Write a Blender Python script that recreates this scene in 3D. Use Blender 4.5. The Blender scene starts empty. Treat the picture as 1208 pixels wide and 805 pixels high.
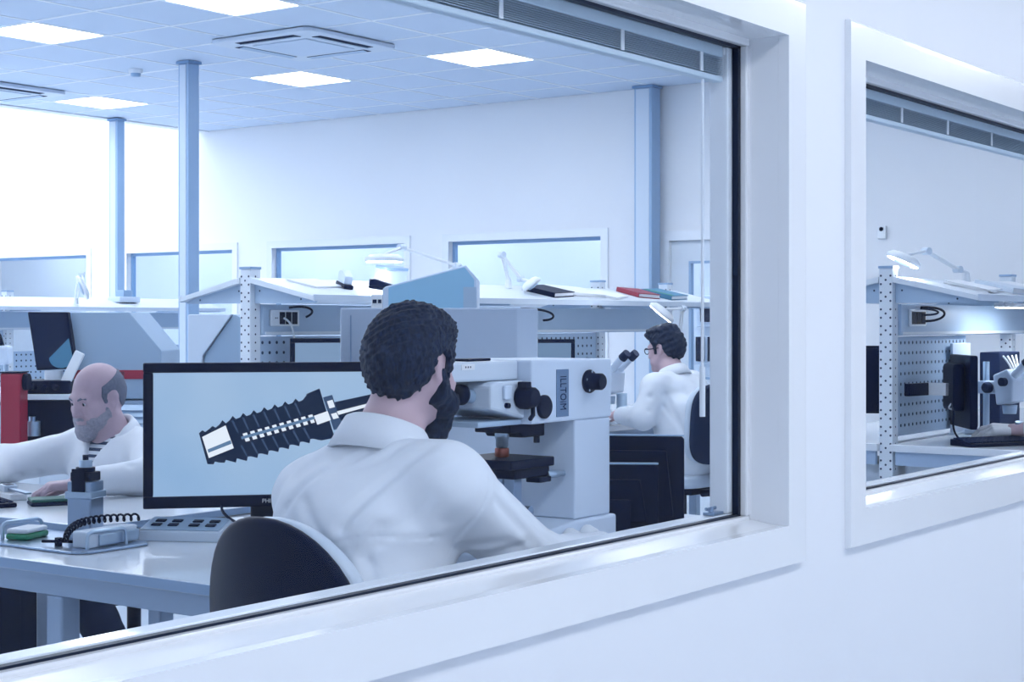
import bpy, bmesh, math, random
import numpy as np
from mathutils import Vector, Matrix, Euler
random.seed(7)
SC = bpy.context.scene
COL = SC.collection
PI = math.pi
R = math.radians

# ------------------------------------------------------------------ camera
CAM_H = 1.35
YAW = 35.6                      # view direction, degrees from world +X towards +Y
cam_data = bpy.data.cameras.new('camera')
cam_data.sensor_width = 36.0
cam_data.lens = 36.0 * 1907.0 / 1208.0
cam_data.shift_y = -22.5 / 1208.0
cam_data.clip_start = 0.05
cam = bpy.data.objects.new('camera', cam_data)
COL.objects.link(cam)
cam.location = (0, 0, CAM_H)
cam.rotation_euler = (R(90), 0, R(YAW - 90))
SC.camera = cam

# ------------------------------------------------------------------ world, exposure
SC.view_settings.view_transform = 'Standard'
SC.view_settings.look = 'None'
SC.view_settings.gamma = 1.0
SC.view_settings.use_curve_mapping = False
SC.view_settings.exposure = 0.25
world = bpy.data.worlds.new('sky')
SC.world = world
world.use_nodes = True
bg = world.node_tree.nodes['Background']
bg.inputs[0].default_value = (0.92, 0.96, 1.0, 1)
bg.inputs[1].default_value = 3.4
PANEL_STRENGTH = 14.0            # ceiling panels of the laboratory
CORRIDOR_FILL_STRENGTH = 6.9         # ceiling panels added on the camera's side to light the near wall
FAR_FILL_STRENGTH = 17.0  # fill panels added behind the far wall

# ------------------------------------------------------------------ materials
def lin(c):
    out = []
    for x in c[:3]:
        x = x / 255.0
        out.append(x / 12.92 if x <= 0.04045 else ((x + 0.055) / 1.055) ** 2.4)
    return (out[0], out[1], out[2], 1.0)

MATS = {}
def mat(name, rgb, rough=0.5, metal=0.0, var=0.06, scale=30.0, bump=0.0, spec=0.5, sheen=0.0, coat=0.0):
    if name in MATS:
        return MATS[name]
    m = bpy.data.materials.new(name)
    m.use_nodes = True
    nt = m.node_tree
    b = nt.nodes['Principled BSDF']
    b.inputs['Roughness'].default_value = rough
    b.inputs['Metallic'].default_value = metal
    b.inputs['Specular IOR Level'].default_value = spec
    if sheen: b.inputs['Sheen Weight'].default_value = sheen
    if coat: b.inputs['Coat Weight'].default_value = coat
    base = lin(rgb)
    tc = nt.nodes.new('ShaderNodeTexCoord')
    nz = nt.nodes.new('ShaderNodeTexNoise')
    nz.inputs['Scale'].default_value = scale
    nz.inputs['Detail'].default_value = 4
    nt.links.new(tc.outputs['Object'], nz.inputs['Vector'])
    ramp = nt.nodes.new('ShaderNodeMix'); ramp.data_type = 'RGBA'
    ramp.inputs['A'].default_value = tuple(max(0, x * (1 - var)) for x in base[:3]) + (1,)
    ramp.inputs['B'].default_value = tuple(min(1, x * (1 + var)) for x in base[:3]) + (1,)
    nt.links.new(nz.outputs['Fac'], ramp.inputs['Factor'])
    nt.links.new(ramp.outputs['Result'], b.inputs['Base Color'])
    if bump:
        bp = nt.nodes.new('ShaderNodeBump')
        bp.inputs['Strength'].default_value = bump
        bp.inputs['Distance'].default_value = 0.004
        nt.links.new(nz.outputs['Fac'], bp.inputs['Height'])
        nt.links.new(bp.outputs['Normal'], b.inputs['Normal'])
    MATS[name] = m
    return m

def emit(name, rgb, strength):
    m = bpy.data.materials.new(name)
    m.use_nodes = True
    nt = m.node_tree
    nt.nodes.clear()
    e = nt.nodes.new('ShaderNodeEmission')
    e.inputs[0].default_value = tuple(rgb) + (1,)
    e.inputs[1].default_value = strength
    o = nt.nodes.new('ShaderNodeOutputMaterial')
    nt.links.new(e.outputs[0], o.inputs[0])
    MATS[name] = m
    return m

def glass(name, tint=(0.97, 0.985, 1.0), gloss=0.05):
    m = bpy.data.materials.new(name)
    m.use_nodes = True
    nt = m.node_tree
    nt.nodes.clear()
    t = nt.nodes.new('ShaderNodeBsdfTransparent'); t.inputs[0].default_value = tuple(tint) + (1,)
    g = nt.nodes.new('ShaderNodeBsdfGlossy'); g.inputs['Roughness'].default_value = 0.02
    fr = nt.nodes.new('ShaderNodeLayerWeight'); fr.inputs['Blend'].default_value = 0.5
    pw = nt.nodes.new('ShaderNodeMath'); pw.operation = 'POWER'; pw.inputs[1].default_value = 5.0
    mul = nt.nodes.new('ShaderNodeMath'); mul.operation = 'MULTIPLY_ADD'; mul.inputs[1].default_value = 0.12; mul.inputs[2].default_value = gloss * 0.25
    mx = nt.nodes.new('ShaderNodeMixShader')
    o = nt.nodes.new('ShaderNodeOutputMaterial')
    nt.links.new(fr.outputs['Facing'], pw.inputs[0]); nt.links.new(pw.outputs[0], mul.inputs[0]); nt.links.new(mul.outputs[0], mx.inputs[0])
    nt.links.new(t.outputs[0], mx.inputs[1]); nt.links.new(g.outputs[0], mx.inputs[2])
    nt.links.new(mx.outputs[0], o.inputs[0])
    MATS[name] = m
    return m

mat('wall', (233, 238, 247), 0.55, var=0.012, scale=3)
mat('wall_far', (235, 238, 244), 0.6, var=0.012, scale=2)
mat('upvc', (235, 240, 248), 0.22, var=0.01, scale=5, coat=0.3)
mat('gasket', (14, 20, 36), 0.45)
mat('ceiling_tile', (205, 219, 238), 0.7, var=0.03, scale=60, bump=0.05)
mat('grid_bar', (236, 241, 248), 0.35, var=0.01)
mat('floor', (205, 217, 232), 0.25, var=0.03, scale=4, coat=0.2)
mat('column', (150, 180, 214), 0.3, var=0.03, scale=4)
mat('alu', (176, 196, 216), 0.3, 0.7, var=0.05)
mat('steel', (150, 170, 195), 0.28, 0.85, var=0.08)
mat('blind', (164, 186, 204), 0.4, var=0.04)
mat('blind_rail', (196, 214, 230), 0.35, var=0.02)
mat('white_paint', (222, 231, 242), 0.35, var=0.015, scale=8)
mat('white_plastic', (232, 238, 246), 0.3, var=0.015)
mat('pale_blue_paint', (172, 196, 222), 0.4, var=0.03, scale=12)
mat('pegboard', (176, 200, 226), 0.4, var=0.03, scale=12)
mat('mid_blue_paint', (124, 160, 200), 0.4, var=0.04)
mat('desk', (226, 233, 243), 0.18, var=0.015, scale=6, coat=0.25)
mat('desk_edge', (150, 178, 212), 0.35, var=0.03)
mat('plate_blue', (100, 128, 164), 0.4)
mat('desk_frame', (168, 190, 218), 0.35, var=0.02)
mat('black', (5, 15, 46), 0.45, var=0.12, spec=0.14)
mat('black_gloss', (6, 13, 36), 0.2, var=0.1, spec=0.25)
mat('black_fabric', (26, 38, 66), 0.85, var=0.25, scale=220, bump=0.25)
mat('grey_fabric', (62, 80, 112), 0.9, var=0.25, scale=200, bump=0.2)
mat('chair_shell', (4, 13, 42), 0.38, var=0.25, scale=14, spec=0.14)
mat('hole', (40, 58, 92), 0.8)
mat('screen_off', (12, 22, 52), 0.12, var=0.1)
mat('machine_grey', (150, 174, 200), 0.4, var=0.03, scale=8)
mat('machine_light', (206, 219, 235), 0.4, var=0.02, scale=8)
mat('machine_white', (208, 223, 243), 0.38, var=0.02, scale=8)
mat('sky_blue', (150, 200, 232), 0.4, var=0.02)
mat('red_paint', (150, 34, 62), 0.4, var=0.05)
mat('dark_red', (90, 16, 44), 0.4)
mat('green', (38, 140, 100), 0.5, var=0.1)
mat('deep_green', (20, 92, 84), 0.5, var=0.1)
mat('copper', (170, 96, 84), 0.35, 0.4)
mat('paper', (236, 240, 247), 0.7, var=0.02)
mat('paper_blue', (170, 192, 216), 0.6, var=0.05)
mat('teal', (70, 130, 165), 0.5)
mat('yellow', (206, 216, 120), 0.5)
mat('skin', (204, 176, 186), 0.5, var=0.07, scale=40, bump=0.08)
mat('skin_old', (190, 166, 180), 0.5, var=0.10, scale=45, bump=0.1)

mat('hair_grey', (96, 104, 126), 0.65, var=0.5, scale=120, bump=0.5)
mat('beard_grey', (150, 150, 166), 0.7, var=0.4, scale=160, bump=0.6)
mat('coat', (234, 240, 250), 0.85, var=0.02, scale=60, bump=0.06, sheen=0.15)
mat('shirt_stripe', (70, 90, 120), 0.8)
mat('trousers', (22, 34, 66), 0.85, var=0.2, scale=90, bump=0.2)
mat('glove', (240, 240, 244), 0.7, var=0.03)
mat('eye_white', (225, 228, 236), 0.3)
def hair_mat(name, dark, light, rough=.55):
    m = mat(name, dark, rough)
    nt = m.node_tree; b = nt.nodes['Principled BSDF']
    tc = nt.nodes.new('ShaderNodeTexCoord'); mp = nt.nodes.new('ShaderNodeMapping')
    mp.inputs['Scale'].default_value = (230, 230, 46); mp.inputs['Rotation'].default_value = (.25, .35, 0)
    nz = nt.nodes.new('ShaderNodeTexNoise'); nz.inputs['Scale'].default_value = 1.0; nz.inputs['Detail'].default_value = 5; nz.inputs['Distortion'].default_value = .6
    cr = nt.nodes.new('ShaderNodeValToRGB')
    cr.color_ramp.elements[0].position = .40; cr.color_ramp.elements[0].color = lin(dark)
    cr.color_ramp.elements[1].position = .72; cr.color_ramp.elements[1].color = lin(light)  # lighter streaks paint highlights into the hair colour
    bp = nt.nodes.new('ShaderNodeBump'); bp.inputs['Strength'].default_value = .9; bp.inputs['Distance'].default_value = .004
    nt.links.new(tc.outputs['Object'], mp.inputs['Vector']); nt.links.new(mp.outputs[0], nz.inputs['Vector'])
    nt.links.new(nz.outputs['Fac'], cr.inputs[0]); nt.links.new(cr.outputs[0], b.inputs['Base Color'])
    nt.links.new(nz.outputs['Fac'], bp.inputs['Height']); nt.links.new(bp.outputs['Normal'], b.inputs['Normal'])
    b.inputs['Specular IOR Level'].default_value = .3
hair_mat('hair_dark', (7, 14, 36), (40, 54, 84))
mat('lips', (176, 122, 134), 0.5)
for _n in ('black', 'black_gloss', 'chair_shell', 'trousers', 'screen_off', 'black_fabric', 'hair_dark', 'gasket'):
    MATS[_n].node_tree.nodes['Principled BSDF'].inputs['Specular Tint'].default_value = (.40, .58, 1.0, 1)
emit('panel_light', (0.935, 0.97, 1.0), PANEL_STRENGTH)
emit('corridor_fill_light', (0.945, 0.972, 1.0), CORRIDOR_FILL_STRENGTH)
emit('far_fill_light', (0.95, 0.975, 1.0), FAR_FILL_STRENGTH)
glass('window_glass')
glass('far_glass', (0.92, 0.96, 1.0), 0.05)

# ------------------------------------------------------------------ mesh helpers
class MB:
    """collects shapes; build() links them as one mesh object"""
    def __init__(self):
        self.v = []; self.f = []; self.sm = []
        self.M = Matrix.Identity(4)
    def add(self, verts, faces, smooth=False):
        o = len(self.v)
        for p in verts:
            self.v.append(tuple(self.M @ Vector(p)))
        for f in faces:
            self.f.append(tuple(i + o for i in f)); self.sm.append(smooth)
        return self
    def box(self, x0, x1, y0, y1, z0, z1, b=0.0):
        if b <= 0:
            vs = [(x, y, z) for z in (z0, z1) for y in (y0, y1) for x in (x0, x1)]
            return self.add(vs, [(0, 2, 3, 1), (4, 5, 7, 6), (0, 1, 5, 4), (2, 6, 7, 3), (0, 4, 6, 2), (1, 3, 7, 5)])
        bm = bmesh.new()
        bmesh.ops.create_cube(bm, size=1.0)
        for v in bm.verts:
            v.co = Vector(((x0 + x1) / 2 + v.co.x * (x1 - x0), (y0 + y1) / 2 + v.co.y * (y1 - y0), (z0 + z1) / 2 + v.co.z * (z1 - z0)))
        b = min(b, 0.49 * min(x1 - x0, y1 - y0, z1 - z0))
        bmesh.ops.bevel(bm, geom=list(bm.edges), offset=b, segments=2, profile=0.5, affect='EDGES')
        return self.frombm(bm)
    def frombm(self, bm, smooth=False):
        bm.verts.ensure_lookup_table()
        self.add([tuple(v.co) for v in bm.verts], [tuple(v.index for v in f.verts) for f in bm.faces], smooth)
        bm.free()
        return self
    def prism(self, poly, axis, a, b, bev=0.0):
        """poly: 2D outline; extruded along axis ('x','y','z') from a to b"""
        n = len(poly)
        def P(p, t):
            if axis == 'x': return (t, p[0], p[1])
            if axis == 'y': return (p[0], t, p[1])
            return (p[0], p[1], t)
        area = sum(poly[i][0] * poly[(i + 1) % n][1] - poly[(i + 1) % n][0] * poly[i][1] for i in range(n))
        vs = [P(p, a) for p in poly] + [P(p, b) for p in poly]
        bm = bmesh.new()
        bv = [bm.verts.new(p) for p in vs]
        bm.faces.new(bv[:n]); bm.faces.new(list(reversed(bv[n:])))
        for i in range(n):
            j = (i + 1) % n
            bm.faces.new((bv[i], bv[n + i], bv[n + j], bv[j]))
        bmesh.ops.recalc_face_normals(bm, faces=list(bm.faces))
        if bev > 0:
            bmesh.ops.bevel(bm, geom=list(bm.edges), offset=bev, segments=2, profile=0.5, affect='EDGES')
        return self.frombm(bm)
    def cyl(self, p0, p1, r0, r1=None, n=20, caps=True):
        r1 = r0 if r1 is None else r1
        p0, p1 = Vector(p0), Vector(p1)
        d = (p1 - p0).normalized()
        a = d.orthogonal().normalized(); b = d.cross(a)
        vs = []
        for p, r in ((p0, r0), (p1, r1)):
            for i in range(n):
                t = 2 * PI * i / n
                vs.append(tuple(p + a * (r * math.cos(t)) + b * (r * math.sin(t))))
        fs = [(i, (i + 1) % n, n + (i + 1) % n, n + i) for i in range(n)]
        self.add(vs, fs, True)
        if caps:
            self.add(vs[:n], [tuple(reversed(range(n)))]); self.add(vs[n:], [tuple(range(n))])
        return self
    def lathe(self, prof, origin=(0, 0, 0), axis=(0, 0, 1), n=24):
        """prof: (radius, height) pairs along axis"""
        o = Vector(origin); d = Vector(axis).normalized()
        a = d.orthogonal().normalized(); b = d.cross(a)
        vs = []; fs = []
        for r, h in prof:
            for i in range(n):
                t = 2 * PI * i / n
                vs.append(tuple(o + d * h + a * (r * math.cos(t)) + b * (r * math.sin(t))))
        for k in range(len(prof) - 1):
            for i in range(n):
                j = (i + 1) % n
                fs.append((k * n + i, k * n + j, (k + 1) * n + j, (k + 1) * n + i))
        self.add(vs, fs, True)
        self.add(vs[:n], [tuple(reversed(range(n)))]); self.add(vs[-n:], [tuple(range(n))])
        return self
    def tube(self, pts, r, n=8, closed=False):
        pts = [Vector(p) for p in pts]
        vs = []; fs = []; up = None
        for i, p in enumerate(pts):
            d = (pts[min(i + 1, len(pts) - 1)] - pts[max(i - 1, 0)]).normalized()
            if up is None: up = d.orthogonal().normalized()
            a = (up - d * up.dot(d))
            a = a.normalized() if a.length > 1e-6 else d.orthogonal().normalized()
            up = a; b = d.cross(a)
            rr = r[i] if isinstance(r, (list, tuple)) else r
            for k in range(n):
                t = 2 * PI * k / n
                vs.append(tuple(p + a * (rr * math.cos(t)) + b * (rr * math.sin(t))))
        for i in range(len(pts) - 1):
            for k in range(n):
                j = (k + 1) % n
                fs.append((i * n + k, i * n + j, (i + 1) * n + j, (i + 1) * n + k))
        self.add(vs, fs, True)
        self.add(vs[:n], [tuple(reversed(range(n)))]); self.add(vs[-n:], [tuple(range(n))])
        return self
    def ball(self, c, r, n=16, m=10):
        rx, ry, rz = r if isinstance(r, (tuple, list)) else (r, r, r)
        vs = [(c[0], c[1], c[2] - rz)]
        for i in range(1, m):
            t = -PI / 2 + PI * i / m
            for k in range(n):
                a = 2 * PI * k / n
                vs.append((c[0] + rx * math.cos(t) * math.cos(a), c[1] + ry * math.cos(t) * math.sin(a), c[2] + rz * math.sin(t)))
        vs.append((c[0], c[1], c[2] + rz))
        fs = [(0, 1 + (k + 1) % n, 1 + k) for k in range(n)]
        for i in range(m - 2):
            for k in range(n):
                j = (k + 1) % n
                fs.append((1 + i * n + k, 1 + i * n + j, 1 + (i + 1) * n + j, 1 + (i + 1) * n + k))
        L = len(vs) - 1
        fs += [(L, 1 + (m - 2) * n + k, 1 + (m - 2) * n + (k + 1) % n) for k in range(n)]
        return self.add(vs, fs, True)
    def mesh(self, name, m):
        me = bpy.data.meshes.new(name)
        me.from_pydata(self.v, [], self.f)
        me.polygons.foreach_set('use_smooth', self.sm)
        me.materials.append(MATS[m] if isinstance(m, str) else m)
        me.update()
        return me
    def build(self, name, m, parent=None):
        return link(name, self.mesh(name, m), parent)

def link(name, me, parent=None):
    o = bpy.data.objects.new(name, me)
    COL.objects.link(o)
    if parent is not None: o.parent = parent
    return o

def tag(o, label=None, cat=None, group=None, kind=None):
    if label: o['label'] = label
    if cat: o['category'] = cat
    if group: o['group'] = group
    if kind: o['kind'] = kind
    return o

def thing(name, loc, rz=0.0, label=None, cat=None, group=None):
    o = bpy.data.objects.new(name, None)
    o.empty_display_size = 0.1
    COL.objects.link(o)
    o.location = loc
    o.rotation_euler = (0, 0, rz)
    return tag(o, label, cat, group)

def copy_tree(o, parent=None):
    c = o.copy(); COL.objects.link(c)
    c.parent = parent
    for ch in list(o.children): copy_tree(ch, c)
    return c

def bezier(p0, p1, p2, p3, n=12):
    out = []
    for i in range(n + 1):
        t = i / n
        a, b, c, d = (1 - t) ** 3, 3 * t * (1 - t) ** 2, 3 * t * t * (1 - t), t ** 3
        out.append(tuple(a * p0[k] + b * p1[k] + c * p2[k] + d * p3[k] for k in range(3)))
    return out

def text_mesh(body, size, depth, m, name, align='CENTER'):
    cu = bpy.data.curves.new(name, 'FONT')
    cu.body = body; cu.size = size; cu.extrude = depth
    cu.align_x = align; cu.align_y = 'CENTER'
    cu.resolution_u = 3
    o = bpy.data.objects.new('tmp', cu)
    COL.objects.link(o)
    dg = bpy.context.evaluated_depsgraph_get()
    me = bpy.data.meshes.new_from_object(o.evaluated_get(dg))
    bpy.data.objects.remove(o)
    me.name = name
    me.materials.clear(); me.materials.append(MATS[m])
    return me
# ================================================================== THE SETTING
CEIL = 3.30
XF = 11.63          # far wall plane
YG = 1.72           # glass plane of the near windows
YW = 1.612          # corridor face of the near wall
YI = 1.765          # laboratory face of the near wall
YE = 12.13          # edge of the suspended ceiling; daylit hall beyond
X0 = -0.6
def S(o, label=None): return tag(o, label, None, None, 'structure')

# floor (one slab under laboratory, corridor and hall)
S(MB().box(-3.0, 13.6, -1.4, 18.0, -0.06, 0.0).build('floor', 'floor'), 'pale glossy laboratory floor')

# near wall with two window openings
WIN = [(0.60, 3.29), (3.715, 5.75)]
ZS, ZT = 0.895, 1.99
w = MB()
G = 0.012
w.box(-3.0, WIN[0][0] - G, YW, YI, 0, 2.9)
w.box(WIN[0][1] + G, WIN[1][0] - G, YW, YI, 0, 2.9)
w.box(WIN[1][1] + G, 13.6, YW, YI, 0, 2.9)
for a, b in WIN:
    w.box(a - G, b + G, YW, YI, 0, ZS - .02); w.box(a - G, b + G, YW, YI, ZT + G, 2.9)
w.box(-3.0, 13.6, YW, YI, 2.9, 3.4)
S(w.build('wall_front', 'wall'), 'white corridor wall with two long windows')

def near_window(n, a, b):
    root = thing('window_%d' % n, ((a + b) / 2, YG, ZS))
    S(root, 'long white framed interior window' if n == 1 else 'second white framed interior window to the right')
    ox, oy, oz = root.location
    def bld(m, name, mt): 
        o = m.build(name, mt, root); o.location = (-ox, -oy, -oz); return o
    c = 0.088
    f0 = YW - 0.016
    m = MB()   # casing on the corridor face: four boards
    m.prism([(f0, ZS - c), (f0 + 0.022, ZS - c - 0.004), (YW + 0.01, ZS - c - 0.004), (YW + 0.01, ZS), (f0, ZS)], 'x', a - c, b + c)
    m.prism([(f0, ZT), (YW + 0.01, ZT), (YW + 0.01, ZT + c), (f0 + 0.006, ZT + c), (f0, ZT + c - 0.006)], 'x', a - c, b + c)
    m.box(a - c, a, f0, YW + 0.01, ZS, ZT, 0.0)
    m.box(b, b + c, f0, YW + 0.01, ZS, ZT, 0.0)
    bld(m, 'casing', 'upvc')
    m = MB()   # reveal lining between casing and glass
    t = 0.012
    m.prism([(f0 + .001, ZS - .004), (YG - 0.026, ZS + 0.008), (YG - 0.026, ZS - 0.02), (f0 + .001, ZS - 0.02)], 'x', a, b)
    m.box(a, b, YW + .0102, YG - 0.02, ZT, ZT + t)
    m.box(a - t, a, YW + .0102, YG - 0.02, ZS, ZT)
    m.box(b, b + t, YW + .0102, YG - 0.02, ZS, ZT)
    bld(m, 'reveal', 'upvc')
    m = MB()   # glazing frame (outer bead)
    e = 0.016
    m.box(a, b, YG - 0.028, YG - 0.006, ZS - 0.01, ZS + e, 0.004)
    m.box(a, b, YG - 0.028, YG - 0.006, ZT - e, ZT + 0.01, 0.004)
    m.box(a - 0.01, a + e, YG - 0.028, YG - 0.006, ZS + e, ZT - e, 0.004)
    m.box(b - e, b + 0.01, YG - 0.028, YG - 0.006, ZS + e, ZT - e, 0.004)
    bld(m, 'glazing_bead', 'upvc')
    m = MB()   # black rubber gasket
    g0, g1 = e - 0.001, e + 0.007
    m.box(a + g0, b - g0, YG - 0.012, YG + 0.002, ZS + g0, ZS + g1 - 0.003)
    m.box(a + g0, b - g0, YG - 0.012, YG + 0.002, ZT - g1 , ZT - g0)
    m.box(a + g0, a + g1, YG - 0.012, YG + 0.002, ZS + g0, ZT - g0)
    m.box(b - g1 - 0.006, b - g0, YG - 0.012, YG + 0.002, ZS + g0, ZT - g0)
    bld(m, 'gasket', 'gasket')
    m = MB().box(a + 0.01, b - 0.01, YG - 0.003, YG + 0.003, ZS + 0.01, ZT - 0.01)
    bld(m, 'pane', 'window_glass')
    m = MB()   # frame on the laboratory side
    h = 0.040
    m.box(a, b, YG + 0.004, YI + 0.006, ZS - 0.02, ZS + 0.022, 0.004)
    m.box(a, b, YG + 0.004, YI + 0.006, ZT - 0.02, ZT + 0.02, 0.004)
    m.box(a - 0.02, a + h, YG + 0.004, YI + 0.006, ZS + 0.022, ZT - 0.02, 0.004)
    m.box(b - h - 0.008, b + 0.02, YG + 0.004, YI + 0.006, ZS + 0.022, ZT - 0.02, 0.004)
    bld(m, 'inner_frame', 'upvc')
    return root
near_window(1, *WIN[0])
near_window(2, *WIN[1])

# ceiling: grid bars and tiles
CX, CY = 0.633, 0.60
gx0, gy0 = 7.03 - CX / 2, 7.13 - CY / 2      # a grid crossing
ceil = S(MB().box(-0.6, XF, YI, YE, CEIL + 0.03, CEIL + 0.12).build('ceiling', 'ceiling_tile'), 'suspended tile ceiling')
bars = MB()
k = -12
xs = [gx0 + CX * i for i in range(-12, 9) if X0 < gx0 + CX * i < XF - 0.05]
ys = [gy0 + CY * i for i in range(-9, 10) if YI < gy0 + CY * i < YE - 0.02]
for x in xs: bars.box(x - 0.012, x + 0.012, YI, YE, CEIL - 0.002, CEIL + 0.03)
for y in ys: bars.box(X0, XF, y - 0.012, y + 0.012, CEIL - 0.0022, CEIL + 0.03)
bars.build('grid_bars', 'grid_bar', ceil)
LIGHTS = {(0, 0), (4, 0), (0, 3), (4, 3), (4, 7), (0, 7), (-4, 0), (-4, 3), (-4, 7), (0, -3), (4, -3), (-4, -3), (-8, -3), (-8, 0), (0, -6), (4, -6), (-4, -6)}
FORW = Vector((math.cos(R(YAW)), math.sin(R(YAW)))); RIGH = Vector((math.sin(R(YAW)), -math.cos(R(YAW))))
def in_view(x, y, z):
    d = FORW.x * x + FORW.y * y; l = RIGH.x * x + RIGH.y * y
    if d < 0.3: return False
    u = 604 + 1907 * l / d; v = 380 - 1907 * (z - CAM_H) / d
    return -40 < u < 900 and -25 < v < 810
edges_x = [X0] + xs + [XF]; edges_y = [YI] + ys + [YE]
tile_cache = {}
rest = MB(); ntile = 0
panel_cells = []
for i in range(len(edges_x) - 1):
    for j in range(len(edges_y) - 1):
        xa, xb = edges_x[i] + 0.0122, edges_x[i + 1] - 0.0122
        ya, yb = edges_y[j] + 0.0122, edges_y[j + 1] - 0.0122
        if xb - xa < 0.02 or yb - ya < 0.02: continue
        cx, cy = (xa + xb) / 2, (ya + yb) / 2
        ix = round((cx - 7.03) / CX); iy = round((cy - 7.13) / CY)
        if (ix, iy) in LIGHTS and xb - xa > 0.5 and yb - ya > 0.5:
            panel_cells.append((xa, xb, ya, yb)); continue
        if in_view(cx, cy, CEIL) and ntile < 300:
            key = (round(xb - xa, 3), round(yb - ya, 3))
            if key not in tile_cache:
                hx, hy = key[0] / 2, key[1] / 2
                tile_cache[key] = MB().box(-hx, hx, -hy, hy, 0.0008, 0.028, 0.0015).mesh('tile', 'ceiling_tile')
            o = link('tile', tile_cache[key], ceil)
            o.location = (cx, cy, CEIL)
            ntile += 1
        else:
            rest.box(xa, xb, ya, yb, CEIL + 0.0008, CEIL + 0.028)
tag(rest.build('remaining_tiles', 'ceiling_tile', ceil), kind='stuff')

def panel_name(i, cx, cy):
    t = {(7.0, 7.1): 'square LED ceiling panel cut by the top edge of the photo left of the cassette',
         (9.6, 7.1): 'square LED ceiling panel nearest the blind, rightmost one in view',
         (7.0, 8.9): 'square LED ceiling panel at the upper left, above the smoke detector',
         (9.6, 8.9): 'square LED ceiling panel just below the air-conditioning cassette',
         (9.6, 11.3): 'square LED ceiling panel farthest left, near the ceiling edge'}
    return t.get((round(cx, 1), round(cy, 1)), 'square LED ceiling panel outside the photo')
for i, (xa, xb, ya, yb) in enumerate(panel_cells):
    cx, cy = (xa + xb) / 2, (ya + yb) / 2
    p = thing('ceiling_light', (cx, cy, CEIL), 0, panel_name(i, cx, cy), 'light', 'square LED ceiling panels')
    hx, hy = (xb - xa) / 2, (yb - ya) / 2
    m = MB()
    for q in ((-hx, hx, -hy, -hy + 0.012), (-hx, hx, hy - 0.012, hy), (-hx, -hx + 0.012, -hy + .012, hy - .012), (hx - 0.012, hx, -hy + .012, hy - .012)):
        m.box(q[0], q[1], q[2], q[3], -0.004, 0.028)
    m.build('frame', 'white_paint', p)
    MB().box(-hx + 0.012, hx - 0.012, -hy + 0.012, hy - 0.012, 0.0, 0.02).build('diffuser', 'panel_light', p)

# far wall with windows and door openings
FW = [(14.02, 16.3), (11.79, 13.37), (9.55, 11.24), (7.39, 9.03)]
FZ0, FZ1 = 0.95, 2.08
DY0, DY1 = 5.45, 6.72         # door leaf
wf = MB()
spans = sorted(FW)
y = DY1
wf.box(XF, XF + 0.12, YI, DY0, 0, CEIL + 2.2)
wf.box(XF, XF + 0.12, DY0, DY1, 2.02, CEIL + 2.2)
prev = DY1
for a, b in spans:
    wf.box(XF, XF + 0.12, prev, a, 0, CEIL + 2.2)
    wf.box(XF, XF + 0.12, a, b, 0, FZ0); wf.box(XF, XF + 0.12, a, b, FZ1, CEIL + 2.2)
    prev = b
wf.box(XF, XF + 0.12, prev, 18.0, 0, CEIL + 2.2)
S(wf.build('wall_far', 'wall_far'), 'white far wall with a row of windows')
for n, (a, b) in enumerate(FW):
    r_ = S(thing('window_%d' % (n + 3), (XF, (a + b) / 2, FZ0)), 'white framed window in the far wall')
    h = (b - a) / 2; H_ = FZ1 - FZ0
    m = MB()
    for q in ((-h - .07, h + .07, -0.07, 0), (-h - .07, h + .07, H_, H_ + .07), (-h - .07, -h, 0, H_), (h, h + .07, 0, H_)):
        m.box(-0.015, 0.005, q[0], q[1], q[2], q[3])
    m.build('casing', 'upvc', r_)
    m = MB()
    for q in ((-h, h, 0, 0.03), (-h, h, H_ - 0.03, H_), (-h, -h + .03, .03, H_ - .03), (h - .03, h, .03, H_ - .03)):
        m.box(0.05, 0.09, q[0], q[1], q[2], q[3])
    m.build('glazing_frame', 'mid_blue_paint', r_)
    MB().box(0.066, 0.072, -h + .03, h - .03, 0.03, H_ - .03).build('pane', 'far_glass', r_)

# passage behind the far wall
S(MB().box(13.5, 13.6, YI, 18, 0, 3.4).build('wall_passage', 'white_paint'), 'pale blue wall of the passage behind the far windows')
S(MB().box(XF + .12, 13.5, YI, 18, 2.9, 3.0).build('ceiling_passage', 'wall'), 'ceiling of the passage behind the far wall')
for q in (6.0, 8.2, 10.2, 12.2, 14.2, 16.4):  # unseen panels added to brighten what shows through the far windows
    p = thing('passage_fill_light', (12.6, q, 2.9), 0, 'added fill panel on the ceiling of the passage behind the far wall', 'light', 'added fill panels of the far passage')
    MB().box(-.3, .3, -.3, .3, -0.03, 0).build('frame', 'white_paint', p)
    MB().box(-.28, .28, -.28, .28, -0.034, -0.0301).build('diffuser', 'far_fill_light', p)

# daylit hall beyond the ceiling edge: fascia, roof beams open to the sky
S(MB().box(X0, XF, YE, YE + 0.14, CEIL - 0.01, CEIL + 2.2).build('trim_1', 'wall_far'), 'white fascia at the edge of the suspended ceiling')
S(MB().box(-3.0, 13.6, 18.0, 18.15, 0, CEIL + 2.2).build('wall_left', 'wall_far'), 'white wall of the daylit hall')
S(MB().box(X0 - 0.12, X0, YI, 18.0, 0, CEIL + 2.2).build('wall_back', 'wall_far'), 'white wall at the near end of the laboratory')
S(MB().box(X0 - .12, XF + .12, YI, YE + 0.14, CEIL + 0.14, CEIL + 0.24).build('roof_slab', 'wall_far'), 'roof slab above the suspended ceiling')
m = MB()
for i in range(9): m.box(X0 + 1.5 * i, X0 + 1.5 * i + 0.08, YE + .14, 18, CEIL + 2.0, CEIL + 2.2)
S(m.build('skylight_beams', 'white_paint'), 'beams of the glazed roof over the daylit hall')

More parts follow.
